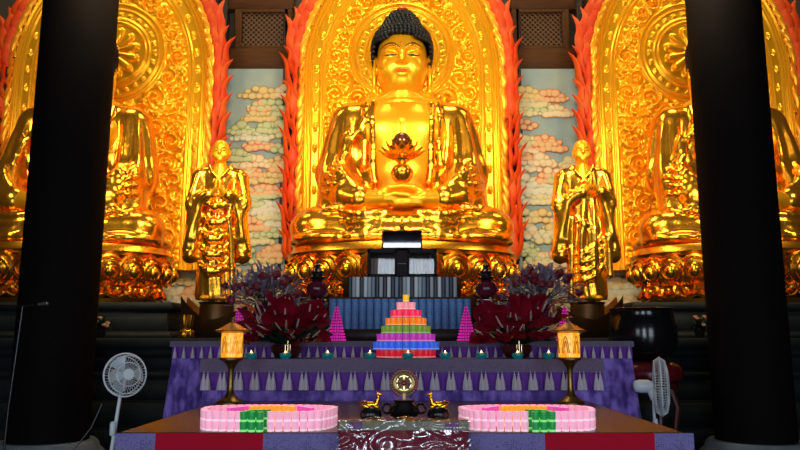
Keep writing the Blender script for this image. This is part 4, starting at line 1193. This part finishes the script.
red_flowers((PXX(286, 8.33), 8.32, 1.422), 'broad dark red anthurium arrangement left of the rainbow tower', 3, 1)
red_flowers((PXX(517, 8.33), 8.32, 1.422), 'broad dark red anthurium arrangement right of the rainbow tower', 4, -1)
lilac_flowers((PXX(259, 9.0), 9.12, 1.613), 'domed lilac and dark rose bouquet behind the left red flowers', 5)
lilac_flowers((PXX(545, 9.0), 9.12, 1.613), 'domed lilac and dark rose bouquet behind the right red flowers', 6)
# magenta bead cones
MAG = mat('magenta_bead', (.8, .03, .45), .3, emit=(.9, .02, .50), es=.40); MAGD = mat('magenta_core', (.22, .01, .13), .5, emit=(.6, .01, .32), es=.25)
t = thing('bead_light_cone', '', 'bead light')
MB().lathe([(.105, 0), (.10, .01), (.05, .26), (.015, .40), (.001, .42)], n=20).build('cone', MAGD, t)
m = MB()
for i in range(12):
    z = .012+.035*i; R = .104*(1-z/.44)+.006; n = max(3, int(2*PI*R/.030))
    for k in range(n): a = 2*PI*(k+.5*(i % 2))/n; m.ball((R*math.cos(a), R*math.sin(a), z), .0115, 6, 4)
o = m.build('bead_lights', MAG, t); o['kind'] = 'stuff'
BC = Proto(t)
for px, y, z, l in ((237, 8.78, 1.613, 'glowing magenta bead cone at the left edge of the left flowers'), (336, 8.80, 1.613, 'glowing magenta bead cone between the left red flowers and the blue volumes'), (467, 8.80, 1.613, 'glowing magenta bead cone between the blue volumes and the right red flowers'), (567, 8.78, 1.613, 'glowing magenta bead cone behind the right brass lantern')):
    BC.place((PXX(px, y), y, z), 0, l, 'magenta bead cones')

# ------------------------------------------------------------------ censer, wheel and deer
t = thing('incense_censer', 'black two handled censer carrying a gold spoked wheel, front centre of the table', 'censer', (PXX(404, 5.55), 5.55, 1.0)); t.scale = (1.07,)*3
for s in (-1, 1): MB().torus((s*.118, 0, .10), .032, .009, 'y', 20, 8).build('handle', BLACK, t)
MB().box((0, 0, .012), (.20, .13, .024), bev=.006).build('foot_stand', mat('grey_stand', (.10, .09, .09), .3), t)
MB().lathe([(.05, .024), (.06, .03), (.10, .055), (.112, .085), (.10, .115), (.072, .13), (.066, .145), (.075, .158), (.080, .162), (.068, .164), (.001, .15)], n=32).build('bowl', BLACK, t)
wz = .275
w = MB().torus((0, 0, wz), .066, .012, 'y', 40, 8).torus((0, 0, wz), .050, .006, 'y', 40, 6)
w.tube([(0, 0, .15), (0, 0, wz-.07)], .014, 8)
wr = w.build('wheel', mat('pale_gold', (.75, .58, .25), .3, .9), t)
for k in range(8): a = 2*PI*k/8; MB().tube([(.015*math.cos(a), 0, wz+.015*math.sin(a)), (.035*math.cos(a), 0, wz+.035*math.sin(a)), (.060*math.cos(a), 0, wz+.060*math.sin(a))], [.006, .012, .007], 6).build('spoke', wr.data.materials[0], wr)
MB().ball((0, -.004, wz), (.020, .012, .020)).build('hub', mat('hub_red', (.25, .03, .02), .3, .5), wr)
fl = MB()
for k in range(26):
    a = -PI*.35+2*PI*.85*k/25; fl.ball((.088*math.cos(a), .0, wz+.088*math.sin(a)), (.014, .008, .014), 8, 6)
fl.torus((0, .004, wz), .084, .006, 'y', 40, 6)
fl.build('flame_rim', mat('enamel_rim', (.05, .10, .05), .35, .3, noise=(60, (.30, .04, .06), .4, .6)), wr)
def deer(px, s, label):
    t = thing('deer_pot', label, 'pot', (PXX(px, 5.5), 5.5, 1.0)); t.scale = (1.10,)*3
    MB().lathe([(.04, 0), (.045, .006), (.066, .03), (.075, .06), (.068, .09), (.045, .112), (.001, .118)], n=28).build('pot', BLACK, t)
    f = Field((-.11, -.05, .08), (.11, .05, .27), .0042)
    f.ell((-.005*s, 0, .128), (.052, .020, .020), .01); f.ell((-.045*s, 0, .132), (.024, .022, .022), .01)
    f.path([(.035*s, 0, .135), (.048*s, 0, .165), (.050*s, 0, .195)], [.017, .011, .008], .008)
    f.path([(.048*s, 0, .200), (.064*s, 0, .196), (.080*s, 0, .188)], [.011, .009, .005], .005)
    for q in (-1, 1):
        f.path([(.045*s, q*.005, .206), (.036*s, q*.012, .220)], [.004, .003], .003)
        f.path([(.030*s, q*.012, .120), (.052*s, q*.014, .112), (.030*s, q*.016, .108)], [.009, .006, .005], .004)
        f.path([(-.045*s, q*.016, .122), (-.012*s, q*.020, .112), (-.040*s, q*.022, .106)], [.012, .007, .005], .004)
    f.path([(-.068*s, 0, .14), (-.078*s, 0, .148)], [.006, .003], .004)
    d = f.mesh('deer', GOLD_THRONE, t); d['label'] = 'lying gold deer on the lid'
deer(371, 1, 'round black pot with gold deer lid left of the censer')
deer(438, -1, 'round black pot with gold deer lid right of the censer')
for px, l in ((347, 'small black cup beside the left deer pot'), (458, 'small black cup beside the right deer pot')):
    tag(MB().lathe([(.016, 0), (.020, .004), (.024, .03), (.028, .055), (.024, .056), (.020, .03), (.001, .012)], n=18).build('small_cup', BLACK), l, 'cup', 'small black cups').location = (PXX(px, 5.18), 5.18, 1.0)

# ------------------------------------------------------------------ singing bowl on its cushion and stand
t = thing('bowl_stand', 'dark red wooden stand under the big black bowl on the right', 'stand', (3.32, 10.05, 0))
RW = mat('dark_red_wood', (.07, .010, .008), .3)
MB().lathe([(.40, .98), (.43, .99), (.43, 1.05), (.40, 1.06), (.001, 1.06)], n=40).build('stand_top', RW, t)
for k in range(4):
    a = PI/4+PI/2*k; c_, s_ = math.cos(a), math.sin(a)
    MB().tube([(.36*c_, .36*s_, .99), (.44*c_, .44*s_, .75), (.38*c_, .38*s_, .4), (.36*c_, .36*s_, .12), (.44*c_, .44*s_, .0)], [.05, .045, .035, .032, .045], 8).build('leg', RW, t)
MB().torus((0, 0, .30), .37, .022, 'z', 36, 8).build('stretcher', RW, t)
t = thing('bowl_cushion', 'shiny dark red ring cushion under the big black bowl', 'cushion', (3.32, 10.05, 1.06))
MB().lathe([(.30, .0), (.42, .01), (.485, .06), (.50, .13), (.47, .21), (.40, .27), (.25, .29), (.001, .27)], n=64, wob=lambda a, r, z: 1+.015*math.cos(a*24)).build('padding', mat('red_satin', (.14, .006, .010), .28), t)
t = thing('singing_bowl', 'huge glossy black temple bowl on a red cushion, right of the purple altar', 'bowl', (3.32, 10.05, 1.34))
MB().lathe([(.12, .0), (.24, .012), (.36, .07), (.435, .18), (.46, .32), (.455, .46), (.43, .58), (.41, .66), (.425, .70), (.44, .715), (.425, .72), (.40, .66), (.42, .5), (.43, .32), (.36, .12), (.001, .05)], n=64).build('shell', mat('black_bowl_lacquer', (.006, .006, .007), .16), t)

# ------------------------------------------------------------------ fans
def fan(loc, hz, yaw, tilt, R, label, lean=0, nw=56, tw=.002):
    t = thing('pedestal_fan', label, 'fan', loc)
    MB().lathe([(.20, 0), (.21, .01), (.20, .03), (.10, .05), (.03, .07)], n=32).build('base', WHITE_PL, t)
    MB().tube([(0, 0, .05), (lean*.5, 0, hz*.5), (lean, 0, hz-.14)], [.020, .018, .016], 12).build('pole', WHITE_PL, t)
    MB().box((lean*.55, -.02, hz*.62), (.05, .06, .13), bev=.012).build('control_box', WHITE_PL, t)
    h = bpy.data.objects.new('fan_head', None); C.objects.link(h); h.parent = t; h.location = (lean, 0, hz); h.rotation_euler = (tilt, 0, yaw)
    # the head's own axis runs along -y
    MB().tube([(0, .0, -.15), (0, .02, -.04)], [.03, .05], 12).build('neck', WHITE_PL, h)
    mo = MB(); mo.put(*(lambda q: ([(p[0], p[2]+.08, p[1]) for p in q.v], [f[::-1] for f in q.f]))(MB().lathe([(.001, -.10), (.05, -.09), (.075, -.03), (.075, .06), (.065, .11), (.04, .13), (.001, .135)], n=24))); mo.build('motor', WHITE_PL, h)
    c_ = MB()
    for k in range(nw):
        a = 2*PI*k/nw; ca, sa = math.cos(a), math.sin(a)
        c_.tube([(.05*ca, -.17, .05*sa), (R*.55*ca, -.17, R*.55*sa), (R*.88*ca, -.145, R*.88*sa), (R*ca, -.085, R*sa), (R*.88*ca, -.025, R*.88*sa), (R*.4*ca, -.005, R*.4*sa)], tw, 4)
    for r_, y in ((R, -.085), (R*.88, -.145), (R*.55, -.17), (R*.88, -.025)): c_.torus((0, y, 0), r_, .004 if r_ < R else .008, 'y', 48, 6)
    c_.put([(p[0], p[2]-.172, p[1]) for p in MB().lathe([(.001, -.006), (.05, -.004), (.052, .006), (.001, .01)], n=20).v], MB().lathe([(.001, -.006), (.05, -.004), (.052, .006), (.001, .01)], n=20).f)
    c_.build('cage', WHITE_PL, h)
    for k in range(3):
        a0 = 2*PI*k/3; vs = []; fs = []
        for i in range(7):
            u = i/6; r_ = .03+(R*.86-.03)*u; wd = .35+.55*math.sin(min(1, u*1.2)*PI/2)
            for j in range(5): b_ = a0+wd*(j/4-.5); vs.append((r_*math.cos(b_), -.085+.05*(j/4-.5), r_*math.sin(b_)))
        for i in range(6):
            for j in range(4): fs.append((i*5+j, i*5+5+j, i*5+6+j, i*5+1+j))
        MB().put(vs, fs).build('blade', mat('pale_blade', (.45, .52, .56), .3) if 'pale_blade' not in bpy.data.materials else bpy.data.materials['pale_blade'], h, True, 180)
    return t
fan((PXX(111, 7.0), 7.0, 0), 1.285, .72, -.10, .20, 'white pedestal fan standing left of the table', .10, 40, .0014)
fan((PXX(652, 8.4), 8.4, 0), 1.10, 1.27, .0, .33, 'white pedestal fan seen side-on right of the purple altar', 0, 64, .0035)
tag(MB().tube([(-2.86, 7.05, 1.02), (-2.95, 7.06, .80), (-3.15, 7.1, .55), (-3.4, 7.2, .30), (-3.62, 7.4, .012), (-3.9, 7.9, .010)], .006, 6).build('fan_cable', mat('dark_cable', (.10, .10, .10), .5)), 'thin power cable trailing from the left white fan to the floor', 'cable')
# ------------------------------------------------------------------ microphone stand before the left column
t = thing('microphone_stand', 'thin black microphone stand in front of the left column', 'stand', (-4.22, 7.9, 0))
MB().tube([(0, 0, .05), (.02, 0, .9), (.08, 0, 1.98)], [.014, .013, .010], 10).build('pole', BLACK, t)
for k in range(3): a = 2*PI*k/3+.4; MB().tube([(0, 0, .12), (.28*math.cos(a), .28*math.sin(a), .012)], .011, 8).build('leg', BLACK, t)
MB().tube([(-.22, 0, 2.0), (.08, 0, 1.98), (.26, -.02, 2.005)], .008, 8).build('boom', BLACK, t)
MB().tube([(.26, -.02, 2.005), (.36, -.03, 2.015)], [.016, .020], 10).build('microphone', STEEL, t)
# ------------------------------------------------------------------ gilt cups and little plants
t = thing('gilt_stacked_cup', 'gilded openwork cup on the stone ledge left of the curved bronze pedestal', 'cup', (PXX(186, 11.0), 10.935, 1.66)); t.scale = (.72, .72, .95)
MB().lathe([(.12, 0), (.14, .02), (.15, .09), (.13, .12), (.09, .13), (.10, .16), (.13, .20), (.14, .32), (.15, .36), (.12, .36), (.001, .30)], n=28, wob=lambda a, r, z: 1+.07*math.cos(a*10)).build('cup', GOLD_THRONE, t)
def posy(x, y, z, label, seed):
    r = random.Random(seed); t = thing('potted_flowers', label, 'flowers', (x, y, z))
    MB().lathe([(.05, 0), (.06, .01), (.085, .12), (.09, .14), (.07, .14), (.001, .11)], n=18).build('pot', BLACK, t)
    g = MB()
    for i in range(46):
        a = r.uniform(0, 2*PI); el = r.uniform(-.3, 1.4); d = Vector((math.cos(a)*math.cos(el), math.sin(a)*math.cos(el), math.sin(el)))
        q = d.to_track_quat('Y', 'Z').to_matrix(); s_ = spathe(r.uniform(.14, .24), .04); g.put([q @ Vector(p)+Vector((0, 0, .15)) for p in s_.v], s_.f)
    g.build('foliage', LEAFG, t, True, 180)
    bl = MB().lathe([(.01, -.02), (.03, 0), (.026, .025), (.001, .03)], n=10, wob=lambda a, r_, z: 1+.15*math.cos(a*5)).build('bloom', mat('cream_bloom', (.5, .25, .15), .6) if 'cream_bloom' not in bpy.data.materials else bpy.data.materials['cream_bloom'], t)
    for i in range(8):
        o = bl if i == 0 else bl.copy()
        if i: C.objects.link(o)
        a = r.uniform(PI, 2*PI); el = r.uniform(.1, 1.2); d = Vector((math.cos(a)*math.cos(el), math.sin(a)*math.cos(el), math.sin(el))); o.location = Vector((0, 0, .16))+d*.2
posy(PXX(99, 11.75), 11.72, 1.66, 'small dark leafy pot of flowers on the ledge right of the left column', 3)
posy(PXX(701, 11.75), 11.72, 1.66, 'small dark leafy pot of flowers on the ledge left of the right column', 4)

t = thing('pronged_ornament', '', 'ornament')
MB().lathe([(.035, 0), (.035, .006), (.01, .015), (.008, .05), (.014, .055), (.001, .06)], n=16).build('foot', BRASS, t)
pm = MB()
for x_, h_ in ((-.026, .15), (0, .19), (.026, .15)): pm.tube([(0, 0, .05), (x_, 0, .075), (x_, 0, h_)], [.006, .009, .006], 8)
pm.build('prongs', mat('gilt_prong', (.9, .7, .35), .2, .9), t)
PO = Proto(t)
PO.place((PXX(288, 7.95), 7.875, 1.422), 0, 'small three pronged gilt ornament before the left red flowers', 'pronged ornaments')
PO.place((PXX(519, 7.95), 7.875, 1.422), 0, 'small three pronged gilt ornament before the right red flowers', 'pronged ornaments')
# ------------------------------------------------------------------ lights
def area(name, loc, tgt, sx, sy, power, col, spread=PI):
    l = bpy.data.lights.new(name, 'AREA'); l.shape = 'RECTANGLE'; l.size = sx; l.size_y = sy; l.energy = power; l.color = col; l.spread = spread
    o = bpy.data.objects.new(name, l); C.objects.link(o); o.location = loc
    o.rotation_euler = (Vector(tgt)-Vector(loc)).to_track_quat('-Z', 'Y').to_euler(); return o
WARM = (1.0, .80, .50)
for x, e in ((0, 1.0), (-6.4, .60), (6.4, .60)):
    for s in (-1, 1):
        lx = x+s*1.7 if x == 0 else (x+s*3.3 if s*x < 0 else x+s*1.6)
        area('statue_lamp', (lx, 8.4, 7.1), (x, 14.4, 5.4), 1.3, 1.0, 115*e, WARM, 2.0)
    area('high_statue_lamp', (x, 12.9, 12.2), (x, 15, 6.8), 3.0, .7, 185*e, WARM, 2.2)
for s in (-1, 1):
    area('disciple_lamp', (s*2.4, 7.6, 5.6), (s*2.95, 11.4, 3.6), .7, .7, 22, WARM, 1.0)
area('added_ceiling_fill', (0, 3, 12.3), (0, 3.01, 0), 12, 7, 25, (1, .82, .6))  # unseen broad panel, added to give the gold robes soft reflections
area('altar_lamp', (0, 9.5, 9.0), (0, 8.5, 1), 1.5, .8, 20, (1, .85, .7), 2.0)
for x, wd, e in ((.25, 2.05, 210), (-5.4, 3.0, 190), (5.4, 3.0, 190)):
    area('doorway_daylight', (x, -3.45, 2.2), (x*.4, 10, 2.2), wd, 4.1, e, (.74, .86, 1.0))
w = bpy.data.worlds.new('hall_air'); SC.world = w; w.use_nodes = True
w.node_tree.nodes['Background'].inputs['Color'].default_value = (.5, .6, .8, 1); w.node_tree.nodes['Background'].inputs['Strength'].default_value = .3
# ------------------------------------------------------------------ camera
cd = bpy.data.cameras.new('camera'); cam = bpy.data.objects.new('camera', cd); C.objects.link(cam)
cd.sensor_width = 36; cd.lens = 720/800*36; cd.shift_x = -2/800
cam.location = (0, 0, 1.6); cam.rotation_euler = (PI/2+math.atan(117/720), 0, 0)
SC.camera = cam
SC.view_settings.view_transform = 'Standard'; SC.view_settings.look = 'None'; SC.view_settings.gamma = 1; SC.view_settings.exposure = 0
SC.cycles.use_denoising = True
SC.cycles.max_bounces = 8
